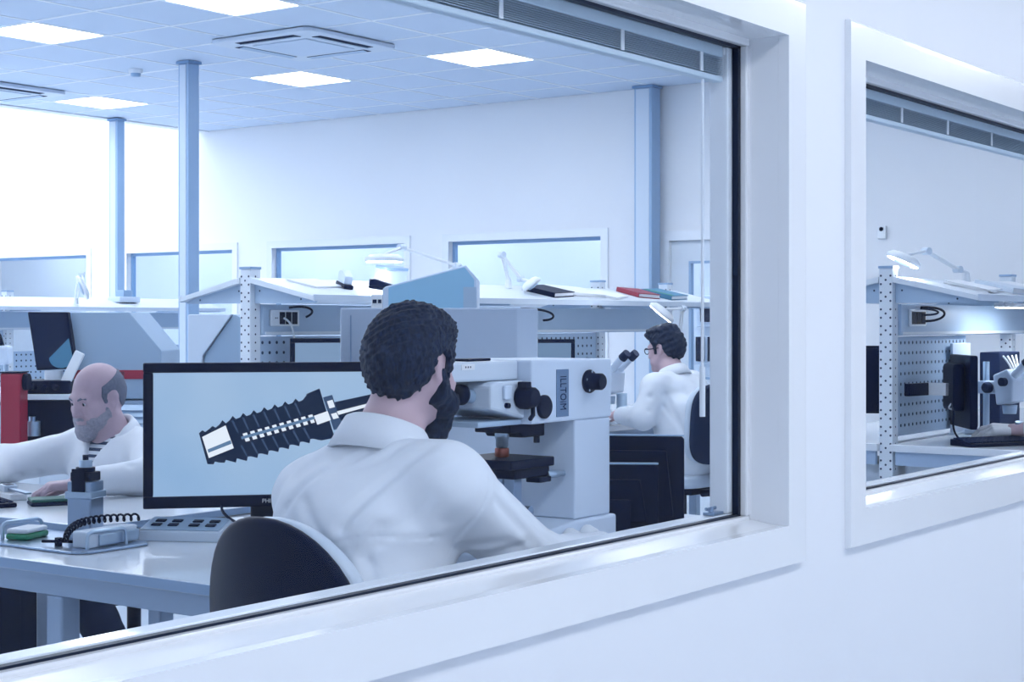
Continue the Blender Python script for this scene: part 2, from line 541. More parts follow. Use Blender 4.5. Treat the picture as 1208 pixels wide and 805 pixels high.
# corridor on the camera's side
S(MB().box(-3.0, 13.6, -1.5, -1.4, 0, 3.0).build('wall_corridor', 'wall'), 'white wall on the corridor side behind the camera')
S(MB().box(-3.0, 13.6, -1.5, YW, 2.9, 3.0).build('ceiling_corridor', 'wall'), 'white corridor ceiling')
S(MB().box(13.6, 13.7, -1.5, YW, 0, 3.0).build('wall_corridor_right', 'wall'), 'white wall at the far end of the corridor')
S(MB().box(-3.1, -3.0, -1.5, YW, 0, 3.0).build('wall_corridor_end', 'wall'), 'white corridor end wall')
for i in range(7):  # unseen panels, added over the camera to light the near wall
    p = thing('corridor_fill_light', (-1.8 + 1.8 * i, 0.1, 2.9), 0, 'unseen ceiling panel added to light the corridor wall', 'light', 'added corridor ceiling panels')
    MB().box(-.62, .62, -.32, .32, -0.03, 0).build('frame', 'white_paint', p)
    MB().box(-.6, .6, -.3, .3, -0.034, -0.0301).build('diffuser', 'corridor_fill_light', p)

# door with window in the far wall
d = S(thing('door_1', (XF, (DY0 + DY1) / 2, 0)), 'white door with a tall glazed window and warning sign')
hw = (DY1 - DY0) / 2
gy1 = 6.55 - (DY0 + DY1) / 2; gy0_ = gy1 - 0.85
m = MB()
m.box(0.02, 0.07, -hw, gy0_, 0.01, 2.02); m.box(0.02, 0.07, gy1, hw, 0.01, 2.02)
m.box(0.02, 0.07, gy0_, gy1, 0.01, 0.88); m.box(0.02, 0.07, gy0_, gy1, 1.85, 2.02)
m.build('door_leaf', 'white_paint', d)
m = MB()
m.box(-0.02, 0.02, -hw - .08, -hw, 0, 2.10); m.box(-0.02, 0.02, hw, hw + .08, 0, 2.10); m.box(-0.02, 0.02, -hw, hw, 2.02, 2.10)
m.build('door_frame', 'upvc', d)
m = MB()
for q in ((gy0_, gy1, .88, .90), (gy0_, gy1, 1.83, 1.85), (gy0_, gy0_ + .02, .9, 1.83), (gy1 - .02, gy1, .9, 1.83)):
    m.box(0.012, 0.06, *q)
m.build('glazing_bead', 'column', d)
MB().box(0.04, 0.046, gy0_ + .02, gy1 - .02, 0.9, 1.83).build('pane', 'far_glass', d)
MB().cyl((-0.05, -hw + .09, 1.02), (-0.05, -hw + .22, 1.02), .012).cyl((-.05, -hw + .1, 1.02), (.02, -hw + .1, 1.02), .012).build('door_handle', 'steel', d)
# small posters and devices seen through the door, on the passage wall
def plate(name, yy, z0, z1, wy, mt, label, cat, th=0.04, xx=13.5):
    o = MB().box(-th, 0, -wy / 2, wy / 2, 0, z1 - z0, 0.004).build(name, mt)
    o.location = (xx, yy, z0)
    return tag(o, label, cat)
# ================================================================== fixtures of the room
# items behind the door glass, on the passage wall
o = thing('wall_dispenser', (13.5, 7.30, 1.30), 0, 'dark dispenser on the passage wall seen through the door glass', 'dispenser')
MB().box(-.10, 0, -.16, .16, 0, .30, .01).build('body', 'machine_light', o); MB().box(-.12, -.10, -.11, .11, .05, .24, .01).build('front_panel', 'black', o)
o = thing('wall_rack', (13.5, 7.30, 0.96), 0, 'small rack of dark folders below the dispenser behind the door', 'rack')
MB().box(-.08, 0, -.20, .20, -.01, .26, .006).build('back_plate', 'machine_light', o)
for k in range(3): MB().box(-.11, -.081, -.17 + .125 * k, -.09 + .125 * k, .02, .25, .004).build('folder', 'black', o)
o = thing('noticeboard', (13.5, 6.85, 1.07), 0, 'tall grey-blue panel on the passage wall behind the door', 'panel')
MB().box(-.03, 0, -.14, .14, 0, .62, .004).build('board', 'column', o); MB().box(-.035, -.0301, -.12, .12, .04, .58).build('sheet', 'paper_blue', o)

# warning sign on the door glass
sg = thing('warning_sign', (XF + 0.038, 6.185, 0.93), 0, 'white safety sign with round pictogram and yellow triangle on the door', 'sign')
MB().box(-.004, 0, -.11, .085, 0, .22).build('plate', 'paper', sg)
m = MB().lathe([(0.046, 0), (0.046, .002), (0.034, .0021), (0.034, 0.0)], (-.004, 0.005, .155), (-1, 0, 0), 28); m.build('ring', 'trousers', sg)
MB().lathe([(0.033, 0), (0.033, .0026)], (-.004, 0.005, .155), (-1, 0, 0), 28).build('ring_centre', 'paper', sg)
MB().prism([(.028, .155), (-.006, .125), (-.012, .155), (-.006, .185)], 'x', -.0085, -.0067).build('pictogram', 'black', sg)
MB().box(-.0055, -.0041, -.05, .055, .02, .10).build('yellow_field', 'yellow', sg)
MB().prism([(-.04, .028), (.044, .028), (.002, .092)], 'x', -.0066, -.0056).build('warning_triangle', 'deep_green', sg)

# louvre vent above the door
v = thing('wall_vent', (XF, 6.02, 1.98 + .14), 0, 'louvred ventilation grille high on the far wall above the door', 'vent')
m = MB()
for q in ((-.24, .24, 0, .02), (-.24, .24, .30, .32), (-.24, -.22, .02, .3), (.22, .24, .02, .3)): m.box(-.02, 0, *q)
m.build('frame', 'white_paint', v)
MB().box(-.002, -.0005, -.22, .22, .02, .30).build('backing', 'column', v)
sl = MB().prism([(-.018, 0), (-.004, .018), (-.002, .016), (-.016, -.002)], 'y', -.219, .219).mesh('slat', 'pale_blue_paint')
for k in range(9): q = link('slat', sl, v); q.location = (0, 0, .03 + .03 * k)
v.location.z = 2.10

# columns
def column(x, y, wx, wy, z1, label):
    c = thing('column', (x, y, 0), 0, label, 'column', 'steel columns')
    m = MB()
    a, b, t = wx / 2, wy / 2, 0.012
    m.box(-a, a, -b, b, 0, z1 - 0.02, 0.006)
    m.build('shaft', 'column', c)
    MB().box(-a - .012, a + .012, -b - .012, b + .012, z1 - 0.02, z1).build('head_plate', 'mid_blue_paint', c)
    MB().box(-a - .03, a + .03, -b - .03, b + .03, 0, 0.015).build('base_plate', 'mid_blue_paint', c)
    MB().box(-a - .004, -a + .02, -b + .025, b - .02, .02, z1 - .03).build('cover_strip', 'machine_light', c)
    return c
column(8.42, 9.0, .11, .11, CEIL - .004, 'pale blue steel column standing free in the middle left')
column(10.36, 12.06, .09, .12, CEIL - .01, 'slim pale blue column at the ceiling edge, farthest left')
column(11.50, 6.86, .14, .17, CEIL - .004, 'pale blue column against the far wall beside the door')

# smoke detector
o = thing('smoke_detector', (8.45, 9.62, CEIL), 0, 'small round smoke detector on the ceiling beside the column', 'detector')
MB().lathe([(0.055, 0), (.055, -.02), (.048, -.032)], (0, 0, 0)).build('base', 'white_plastic', o)
MB().lathe([(0.04, -.032), (.036, -.055), (.02, -.06)], (0, 0, 0)).build('sensor_head', 'column', o)

# air-conditioning cassettes
def cassette(x, y, label):
    c = thing('ceiling_cassette', (x, y, CEIL), 0, label, 'air conditioner', 'ceiling air-conditioning cassettes')
    MB().prism([(-.47, -.42), (-.42, -.47), (.42, -.47), (.47, -.42), (.47, .42), (.42, .47), (-.42, .47), (-.47, .42)], 'z', -0.035, -0.005, 0.008).build('panel', 'machine_light', c)
    MB().box(-.25, .25, -.25, .25, -0.043, -0.0351, .003).build('intake_grille', 'ceiling_tile', c)
    for k in range(4):
        m = MB(); m.M = Matrix.Rotation(k * PI / 2, 4, 'Z')
        m.box(-.27, .27, .32, .40, -.0375, -.0351); m.build('outlet', 'trousers', c)
        m = MB(); m.M = Matrix.Rotation(k * PI / 2, 4, 'Z')
        m.prism([(.325, -.038), (.365, -.046), (.365, -.042), (.325, -.0365)], 'x', -.26, .26); m.build('flap', 'pale_blue_paint', c)
    return c
cassette(8.31, 7.73, 'square air-conditioning cassette with dark outlets in the ceiling centre')
cassette(8.45, 11.45, 'air-conditioning cassette cut off at the left edge of the photo')

# raised venetian blinds behind the near windows
def blind(a, b, cords, wand, label):
    y0 = YG + 0.010
    c = thing('venetian_blind', ((a + b) / 2, y0, ZT - .02), 0, label, 'blind', 'raised venetian blinds')
    A, B = -(b - a) / 2 + .02, (b - a) / 2 - .058
    MB().box(A, B, 0, .026, -.026, 0, .003).build('head_rail', 'blind_rail', c)
    m = MB()
    for k in range(9):
        z = -.030 - .0042 * k
        m.prism([(.0, z), (.012, z + .0015), (.025, z), (.025, z - .0012), (.012, z + .0003), (.0, z - .0012)], 'x', A + .002 + .002 * random.random(), B - .003 + .002 * random.random())
    tag(m.build('slat_stack', 'blind', c), kind='stuff')
    MB().box(A, B, 0, .026, -.081, -.068, .003).build('bottom_rail', 'blind_rail', c)
    MB().box(A + .4, A + .4, 0, 0, 0, 0) if False else None
    for x in cords:
        MB().box(x - (a + b) / 2 - .006, x - (a + b) / 2 + .006, -.0025, .0, -.0675, -.0262).build('ladder_tape', 'white_plastic', c)
    if wand:
        x = wand - (a + b) / 2
        MB().cyl((x, .012, -.95 + .15), (x, .012, -.0815), .0035, n=10).build('tilt_wand', 'white_plastic', c)
        MB().cyl((x, .012, -.83), (x, .012, -.72), .0065, n=10).build('wand_grip', 'white_plastic', c)
    MB().box(B + .002, B + .012, .0, .02, -.018, -.002, .001).build('end_bracket', 'white_plastic', c)
    return c
blind(*WIN[0], [0.9, 1.5, 1.95, 2.38, 2.80, 3.13], 3.158, 'raised grey venetian blind with tilt wand behind the left window')
blind(*WIN[1], [3.95, 4.27, 4.62, 5.0, 5.4], None, 'raised grey venetian blind behind the right-hand window')

# small steel window catch and wall sensor
o = thing('window_catch', (3.205, YI + .012, ZS + .022), 0, 'small metal catch at the lower right corner of the left window', 'catch')
MB().box(-.02, .025, -.05, -.02, 0.0005, .008, .002).build('plate', 'steel', o)
MB().cyl((-.008, -.035, .008), (-.008, -.035, .02), .006).cyl((-.03, -.035, .016), (.012, -.035, .016), .004).build('lever', 'steel', o)
o = thing('wall_sensor', (XF, 4.86, 2.03), 0, 'small white sensor box with a dark dot on the far wall', 'sensor')
MB().box(-.03, 0, -.035, .035, -.05, .05, .006).build('housing', 'white_plastic', o)
MB().lathe([(.016, 0), (.016, .004), (.01, .008)], (-.03, 0, .025), (-1, 0, 0)).build('lens', 'black_gloss', o)
# ================================================================== double-sided laboratory benches
def dots(pts, r, normal, m=None):
    """small dark holes as shallow octagonal plugs, normal = axis letter with sign"""
    m = m or MB()
    n = Vector(normal)
    a = n.orthogonal().normalized(); b = n.cross(a)
    for p in pts:
        p = Vector(p)
        vs = [tuple(p + n * 0.0008 + a * (r * math.cos(t * PI / 4 + PI / 8)) + b * (r * math.sin(t * PI / 4 + PI / 8))) for t in range(8)]
        m.add(vs, [tuple(range(8))])
    return m

ZRIDGE, ZEDGE, ZBEAM, ZTOP = 1.575, 1.472, 1.284, 0.77
def bench(name, x, y, L, posts, pegs, half, label, sockets=None, shelf=0.45, drawers=True, z_off=0.0):
    """x,y: near end of the ridge; runs along +X"""
    b = thing(name, (x, y, 0), 0, label, 'workbench', 'double-sided laboratory benches')
    zR, zE, zB = ZRIDGE + z_off, ZEDGE + z_off, ZBEAM + z_off
    # worktops on both sides
    for s in (-1, 1):
        ya, yb = sorted((s * 0.03, s * half))
        t = MB().box(-.02, L, ya, yb, ZTOP - 0.035, ZTOP, .004).build('worktop', 'desk', b)
        MB().box(.0, L - .02, s * (half - .05) - .012, s * (half - .05) + .012, ZTOP - .10, ZTOP - .036).build('apron', 'desk_frame', b)
        MB().box(.0, .025, min(s * .05, s * (half - .065)), max(s * .05, s * (half - .065)), ZTOP - .10, ZTOP - .036).build('end_apron', 'desk_frame', b)
        for xx in [0.02] + [p - .03 for p in posts[1:-1]] + [L - .08]:
            MB().box(xx, xx + .05, s * (half - .09) - .025, s * (half - .09) + .025, 0, ZTOP - .1005).build('leg', 'desk_frame', b)
    # side panel and drawer pedestal
    if drawers:
        for s in (-1, 1):
            ya, yb = sorted((s * 0.06, s * (half - .12)))
            u = MB().box(.10, .55, ya, yb, .06, ZTOP - .105, .004).build('pedestal', 'white_paint', b)
            yf = s * (half - .12)
            for k in range(3):
                q = sorted((yf, yf + s * .018))
                dr = MB().box(.11, .54, q[0], q[1], .08 + .19 * k, .26 + .19 * k, .003).build('drawer', 'machine_light', b)
                q = sorted((yf + s * .0185, yf + s * .036))
                MB().box(.24, .41, q[0], q[1], .20 + .19 * k, .215 + .19 * k).build('handle', 'steel', dr)
    # uprights
    for px_ in posts:
        p = MB().box(px_ - .035, px_ + .035, -.034, .034, 0, zR + .03, .003).build('upright', 'white_paint', b)
        MB().box(px_ - .038, px_ + .038, -.037, .037, zR + .03, zR + .042).build('cap', 'column', p)
        pts = []
        for k in range(int((zR - .80) / .04) + 20):
            z = zR - .005 - .04 * k
            if z < .05: break
            pts += [(px_ - .0352, -.024, z), (px_ - .0352, .024, z)]
            if k % 2: pts.append((px_ - .0352, 0, z + .02))
        tag(dots(pts, .0055, (-1, 0, 0)).build('slot_holes', 'hole', p), kind='stuff')
        pts = [(px_, -.0342, zR - .005 - .04 * k) for k in range(36)]
        tag(dots(pts, .005, (0, -1, 0)).build('side_holes', 'hole', p), kind='stuff')
    # sloping shelves
    tl = .022
    for s in (-1, 1):
        e = s * shelf
        sh = MB().prism([(s * .036, zR - .01), (e, zE), (e, zE - tl), (s * .036, zR - .01 - tl - .005)], 'x', 0.0, L).build('shelf', 'white_paint', b)
        q = sorted((e - s * .002, e + s * .006))
        MB().box(0.0, L, q[0], q[1], zE - .024, zE + .006).build('edge_lip', 'machine_light', sh)
        for px_ in posts:
            br = MB().prism([(s * .036, zR - .02), (s * .036, zE - .032), (e - s * .02, zE - .032), (e - s * .012, zE - .024)], 'x', px_ - .006, px_ + .002).build('bracket', 'pale_blue_paint', b)
            tag(dots([(px_ - .0062, s * (.07), zR - .035), (px_ - .0062, s * .07, zR - .075), (px_ - .0062, s * (shelf - .11), zE - .014)], .005, (-1, 0, 0)).build('bolt_holes', 'hole', br), kind='stuff')
    # boxed service beam
    bm_ = MB().box(posts[0] + .036, posts[-1] - .036, -.05, .05, zB, zE - .036, .003).build('service_beam', 'pale_blue_paint', b)
    for s in (-1, 1):
        q = sorted((s * .0502, s * .056))
        MB().box(posts[0] + .05, posts[-1] - .05, q[0], q[1], zB + .004, zB + .018).build('beam_trim', 'white_paint', bm_)
    # pegboards
    for (xa, xb, za, zb) in pegs:
        pb = MB().box(xa, xb, -.012, .012, za, zb, .002).build('pegboard', 'pegboard', b)
        pts = []
        nx = int((xb - xa - .06) / .05); nz = int((zb - za - .04) / .05)
        for i in range(nx + 1):
            for j in range(nz + 1):
                pts.append((xa + .03 + .05 * i, -.0122, zb - .03 - .05 * j))
        tag(dots(pts, .0085, (0, -1, 0)).build('peg_holes', 'hole', pb), kind='stuff')
        pts2 = [(p[0], .0122, p[2]) for p in pts]
        tag(dots(pts2, .0085, (0, 1, 0)).build('peg_holes', 'hole', pb), kind='stuff')
    # sockets on the service beam
    for (sx, mods) in (sockets or []):
        so = MB().box(sx, sx + .20, -.064, -.0502, zB + .045, zB + .125, .004).build('socket_frame', 'white_plastic', b)
        for k, mm in enumerate(mods):
            xa = sx + .012 + k * (.176 / len(mods))
            w_ = .176 / len(mods) - .006
            MB().box(xa, xa + w_, -.067, -.0641, zB + .055, zB + .115, .002).build('socket', mm, so)
            if mm != 'black':
                tag(dots([(xa + w_ * .35, -.0672, zB + .085), (xa + w_ * .65, -.0672, zB + .085)], .004, (0, -1, 0)).build('socket_holes', 'hole', so), kind='stuff')
    return b

B1X, B1Y = 5.60, 5.60
bench('workbench', B1X, B1Y, 4.10, [.04, 1.6, 3.17, 4.03],
      [(.08, 1.56, .80, ZBEAM - .005), (1.64, 3.13, .80, ZBEAM - .005)], 0.80,
      'double-sided bench with pegboard, sockets and sloping shelves in the middle of the laboratory',
      sockets=[(.12, ['white_plastic', 'black', 'black', 'black'])])
B2X, B2Y = 7.28, 3.03
bench('workbench', B2X, B2Y, 3.6, [.04, 1.75, 3.55], [(.08, 1.05, .80, ZBEAM - .005)], 0.72,
      'double-sided bench with tall perforated upright seen through the right-hand window',
      sockets=[(.16, ['black', 'black', 'black'])])
B3X, B3Y = 7.40, 11.45
bench('workbench', B3X, B3Y, 3.35, [.04, 1.25, 3.30], [(.08, 1.2, .80, ZBEAM - .005), (1.30, 2.55, .80, 1.10), (2.6, 3.2, .80, ZBEAM - .15)], 0.60,
      'pale double-sided bench far back at the left, near the windows', drawers=False)

# power cords on bench 1 and bench 2
def cord(name, pts, r, m, label, n=8):
    o = MB().tube(pts, r, n).build(name, m)
    return tag(o, label, 'cable')
# ================================================================== tables in the foreground
def pix(u, v, z):
    """point of the horizontal plane z seen at photo pixel (u, v): used once to read positions off the photo"""
    d = 1907.0 * (z - CAM_H) / (380.0 - v); l = (u - 604.0) / 1907.0 * d
    return (FORW.x * d + RIGH.x * l, FORW.y * d + RIGH.y * l, z)

def table(name, x0, x1, y0, y1, z, legs, label, th=.028, rail_in=.04, ry0=None):
    t = thing(name, ((x0 + x1) / 2, (y0 + y1) / 2, 0), 0, label, 'table', 'white laboratory tables')
    hx, hy = (x1 - x0) / 2, (y1 - y0) / 2
    MB().box(-hx, hx, -hy, hy, z - th, z, .003).build('tabletop', 'desk', t)
    m = MB()
    MB().box(-hx - .0015, -hx + .0005, -hy + .003, hy - .003, z - th + .002, z - .002).build('edge_band', 'desk_edge', t)
    MB().box(-hx + .002, hx - .002, -hy - .0015, -hy + .0005, z - th + .002, z - .002).build('edge_band', 'desk_edge', t)
    r = rail_in; q0 = r if ry0 is None else ry0
    for q in ((-hx + r, -hx + r + .03, -hy + q0, hy - r), (hx - r - .03, hx - r, -hy + q0, hy - r)):
        MB().box(q[0], q[1], q[2], q[3], z - th - .062, z - th - .0005, .003).build('rail', 'desk_frame', t)
    for q in ((-hx + r + .031, hx - r - .031, -hy + q0, -hy + q0 + .03), (-hx + r + .031, hx - r - .031, hy - r - .03, hy - r)):
        MB().box(q[0], q[1], q[2], q[3], z - th - .062, z - th - .0005, .003).build('rail', 'desk_frame', t)
    for (lx, ly) in legs:
        l = MB().box(lx - .03 - t.location.x, lx + .03 - t.location.x, ly - .03 - t.location.y, ly + .03 - t.location.y, .02, z - th - .0625, .006).build('leg', 'desk_frame', t)
        MB().cyl((lx - t.location.x, ly - t.location.y, 0), (lx - t.location.x, ly - t.location.y, .0205), .022, .018).build('foot', 'black', l)
    return t
AX0, AX1, AY0, AY1 = 2.60, 3.60, 1.875, 3.78
TA = table('lab_table', AX0, AX1, AY0, AY1, .75, [(2.67, 3.31), (2.67, 1.96), (3.53, 1.96), (3.53, 3.68)], 'white table nearest the window with metal frame and steel fixture on it')
MB().box(-.35, -.05, .02, .14, .575, .60, .003).build('cable_tray', 'desk_edge', TA)
TB = table('lab_table', 3.0, 3.68, 3.605, 5.3, .775, [(3.62, 4.0), (3.62, 5.2), (3.06, 5.2), (3.06, 3.85)], 'slightly higher white table where the bald man works', th=.023, ry0=.20)
TC = table('lab_table', 3.61, 4.42, 1.90, 3.75, .75, [(3.69, 1.98), (4.34, 1.98), (4.34, 3.66), (3.69, 3.66)], 'white table behind the microscope carrying dark monitors and the tall grey cabinet')

# dark pedestal at the lower left under the table
o = thing('pedestal', (2.93, 3.93, 0), 0, 'dark blue drawer pedestal at the left end of the front table', 'cabinet')
MB().box(-.30, .0, -.115, .10, .05, .625, .006).build('body', 'trousers', o)
for k in range(3): 
    dr = MB().box(-.315, -.3005, -.105, .09, .07 + .18 * k, .24 + .18 * k, .003).build('drawer', 'black', o)
    MB().box(-.322, -.3155, -.05, .05, .20 + .18 * k, .21 + .18 * k).build('handle', 'steel', dr)
for (cx, cy) in ((-.26, -.08), (-.04, -.08), (-.26, .07), (-.04, .07)): MB().cyl((cx, cy - .012, .025), (cx, cy + .012, .025), .025).build('caster', 'black', o)

# ------------------------------------------------------------------ large monitor with the implant picture
MONX, MONY = 3.355, 3.255
mon = thing('monitor', (MONX, MONY, .75), R(YAW + 12.0 - 90), 'large black monitor showing a dental implant screw', 'monitor')
MW, MH, MZ = .705, .412, .072        # local: x right, y away from viewer, z up
m = MB()
bz = .028
m.box(-MW / 2, MW / 2, 0, .035, MZ, MZ + .034, .004); m.box(-MW / 2, MW / 2, 0, .035, MZ + MH - bz, MZ + MH, .004)
m.box(-MW / 2, -MW / 2 + bz, 0, .035, MZ + .034, MZ + MH - bz, .004); m.box(MW / 2 - bz, MW / 2, 0, .035, MZ + .034, MZ + MH - bz, .004)
m.build('bezel', 'black', mon)
MB().box(-MW / 2 + .01, MW / 2 - .01, .012, .05, MZ + .01, MZ + MH - .01, .008).build('back_cover', 'black', mon)
MB().box(-.05, .05, .05, .08, .02, MZ + .22, .006).build('stand_neck', 'black', mon)
MB().lathe([(.15, 0), (.15, .008), (.06, .02)], (0, .06, 0), n=36).build('stand_base', 'black_gloss', mon)
# the screen: emissive picture drawn with shader nodes on the panel
def screen_material():
    m = bpy.data.materials.new('screen_picture'); m.use_nodes = True
    nt = m.node_tree; nt.nodes.clear()
    N = nt.nodes.new; Lk = nt.links.new
    tc = N('ShaderNodeTexCoord')
    nz = N('ShaderNodeTexNoise'); nz.inputs['Scale'].default_value = 2.2
    cr = N('ShaderNodeValToRGB')
    cr.color_ramp.elements[0].position = .25; cr.color_ramp.elements[0].color = lin((146, 186, 228))
    cr.color_ramp.elements[1].position = .75; cr.color_ramp.elements[1].color = lin((184, 211, 239))
    Lk(tc.outputs['Object'], nz.inputs['Vector']); Lk(nz.outputs['Fac'], cr.inputs[0])
    e = N('ShaderNodeEmission'); e.inputs[1].default_value = .70
    Lk(cr.outputs[0], e.inputs[0])
    gl = N('ShaderNodeBsdfGlossy'); gl.inputs['Roughness'].default_value = .25; gl.inputs[0].default_value = (.04, .04, .05, 1)
    ad = N('ShaderNodeAddShader'); Lk(e.outputs[0], ad.inputs[0]); Lk(gl.outputs[0], ad.inputs[1])
    o = N('ShaderNodeOutputMaterial'); Lk(ad.outputs[0], o.inputs[0])
    MATS['screen_picture'] = m
screen_material()
emit('pic_dark', lin((24, 38, 66))[:3], .85); emit('pic_mid', lin((92, 124, 160))[:3], .85); emit('pic_light', lin((226, 234, 244))[:3], .9); emit('pic_steel', lin((60, 82, 116))[:3], .85)
scr = MB().box(-MW / 2 + bz - .002, MW / 2 - bz + .002, .006, .011, MZ + .032, MZ + MH - bz + .002).build('screen', 'screen_picture', mon)
# flat picture of the implant: thin coloured shapes lying on the screen
def pic(polys, m, yy, name):
    q = MB()
    for poly in polys:
        q.add([(p[0], yy, p[1]) for p in poly], [tuple(range(len(poly)))])
    # face the viewer (-y)
    ob = q.build(name, m, scr)
    return tag(ob, kind='stuff')
# picture coordinates: a along the implant axis (tip -> head), b across, in metres on the screen
ANG = R(15.0); TIP = (-.186, MZ + .168); PS = 1.38
def pc(a, b):
    a *= PS; b *= PS
    return (TIP[0] + a * math.cos(ANG) - b * math.sin(ANG), TIP[1] + a * math.sin(ANG) + b * math.cos(ANG))
body = []
up, dn = [], []
n = 11; L_ = .245
for i in range(n):
    a0 = i * L_ / n; w = .030 + .012 * min(1, (i + 1) / 4) ; tooth = .007 if i > 1 else .004
    up += [(a0, w), (a0 + .008, w + tooth), (a0 + .013, w - .001)]
    dn += [(a0, -w), (a0 + .012, -w - tooth), (a0 + .016, -w + .001)]
outline = [pc(*p) for p in up] + [pc(L_, .036), pc(L_, -.036)] + [pc(*p) for p in reversed(dn)]
pic([outline], 'pic_dark', .0056, 'implant_body')
pic([[pc(.004, .024), pc(.056, .034), pc(.060, -.016), pc(.006, -.022)]], 'pic_light', .0053, 'implant_tip_highlight')
pic([[pc(.008, -.004), pc(.058, .002), pc(.058, -.006), pc(.008, -.011)]], 'pic_mid', .0050, 'implant_tip_shade')
pic([[pc(.085 + .0155 * i, .008), pc(.094 + .0155 * i, .008), pc(.096 + .0155 * i, -.010), pc(.087 + .0155 * i, -.010)] for i in range(10)], 'pic_light', .0053, 'thread_highlights')
pic([[pc(.08, .003), pc(.238, .003), pc(.238, -.003), pc(.08, -.003)]], 'pic_mid', .0050, 'thread_line')
pic([[pc(.232, .052), pc(.262, .056), pc(.266, -.052), pc(.236, -.05)]], 'pic_dark', .0051, 'implant_collar')
pic([[pc(.070 + .0222 * i, .040), pc(.074 + .0222 * i, .040), pc(.078 + .0222 * i, .012), pc(.075 + .0222 * i, .012)] for i in range(7)] + [[pc(.074 + .0222 * i, -.014), pc(.078 + .0222 * i, -.014), pc(.083 + .0222 * i, -.040), pc(.080 + .0222 * i, -.040)] for i in range(7)], 'pic_steel', .0053, 'thread_shading')
pic([[pc(.236, .004), pc(.266, .006), pc(.268, -.014), pc(.238, -.016)]], 'pic_light', .0047, 'collar_highlight')
pic([[pc(.264, .036), pc(.284, .036), pc(.288, -.036), pc(.268, -.036)]], 'pic_steel', .0051, 'implant_head')
pic([[pc(.270, .026), pc(.282, .026), pc(.283, .010), pc(.271, .010)], [pc(.271, -.002), pc(.283, -.002), pc(.285, -.014), pc(.273, -.014)]], 'pic_light', .0046, 'head_highlights')
pic([[pc(.284, .020), pc(.385, .014), pc(.385, -.016), pc(.286, -.022)]], 'pic_dark', .0053, 'driver_shaft')
pic([[pc(.284, .0), pc(.385, -.002), pc(.385, -.008), pc(.286, -.008)]], 'pic_light', .0048, 'shaft_highlight')
tx = link('maker_lettering', text_mesh('PHILIPS', .017, .0004, 'white_plastic', 'maker_lettering'), mon)
tx.rotation_euler = (PI / 2, 0, 0); tx.location = (.006, -.0006, MZ + .016)
cord('monitor_cable', bezier((MONX - .11, MONY + .08, .83), (MONX - .20, MONY + .0, .80), (MONX - .12, MONY - .10, .762), (MONX - .13, MONY - .18, .757)), .004, 'black', 'thin black cable running from the large monitor to the button box')
o = thing('cable_plug', (3.30, 3.10, .75), R(20), 'black cable connector lying on the table below the large monitor', 'connector')
MB().box(-.03, .03, -.015, .015, .001, .022, .004).build('housing', 'black', o); MB().cyl((.03, 0, .011), (.055, 0, .011), .007).build('strain_relief', 'black', o)

# ------------------------------------------------------------------ control box with eight keys
cb = thing('control_box', (3.11, 3.335, .75), R(-63.5), 'grey control box with eight dark keys on the white table', 'control box')
# local x along its front (towards the right in the photo), y away from viewer
MB().prism([(-.062, 0), (-.062, .028), (.062, .052), (.062, 0)], 'x', -.118, .118, .003).build('housing', 'machine_light', cb)
tp = MB().prism([(-.056, .0302), (-.056, .0317), (.056, .0532), (.056, .0517)], 'x', -.112, .112).build('key_panel', 'machine_grey', cb)
for k in range(8):
    i, j = k % 4, k // 4
    x_ = -.072 + .048 * i + (.012 if i > 1 else 0) - .006; y_ = -.018 + .034 * j
    zz = .0317 + (y_ + .056) * (.0215 / .112)
    m = MB(); m.M = Matrix.Translation((x_, y_, zz)) @ Matrix.Rotation(math.atan(.0215 / .112), 4, 'X')
    m.box(-.014, .014, -.009, .009, .0005, .004, .001); m.build('key', 'black', cb)

# ------------------------------------------------------------------ fixture plate with handles
fp = thing('fixture_plate', (2.86, 3.545, .75), 0, 'grey metal base plate with two bent rod handles on the front table', 'plate')
MB().prism([(-.14, -.20), (-.11, -.235), (.09, -.235), (.12, -.20), (.12, .225), (-.14, .225)], 'z', 0.001, .008, .002).build('plate', 'steel', fp)
for yy in (-.20, .15):
    pts = [(-.085, yy, .008), (-.085, yy, .04), (-.080, yy, .048), (-.07, yy, .052), (.03, yy, .052), (.04, yy, .048), (.045, yy, .04), (.045, yy, .008)]
    MB().tube(pts, .0055, 10).build('handle', 'alu', fp)
# column-like spindle unit
sp = thing('spindle_unit', (2.935, 3.545, .758), R(20), 'upright square grey spindle motor with black cap on the plate', 'motor')
MB().box(-.042, .042, -.042, .042, 0.0, .012, .002).build('flange', 'alu', sp)
MB().box(-.036, .036, -.036, .036, .0121, .155, .004).build('motor_body', 'steel', sp)
MB().box(-.041, .041, -.041, .041, .108, .128, .003).build('clamp_ring', 'alu', sp)
MB().box(.041, .052, -.012, .012, .108, .128, .002).build('clamp_screw', 'steel', sp)
MB().box(-.030, .030, -.030, .030, .1551, .180, .003).build('cap', 'black', sp)
MB().box(-.040, -.0361, -.02, .02, .125, .19, .001).build('connector_plate', 'black', sp)
MB().cyl((0, 0, .1801), (0, 0, .192), .026).build('bearing', 'black', sp)
MB().cyl((0, 0, .192), (0, 0, .212), .018).build('collet', 'alu', sp)
MB().cyl((0, 0, .212), (0, 0, .226), .008).build('pin', 'black', sp)
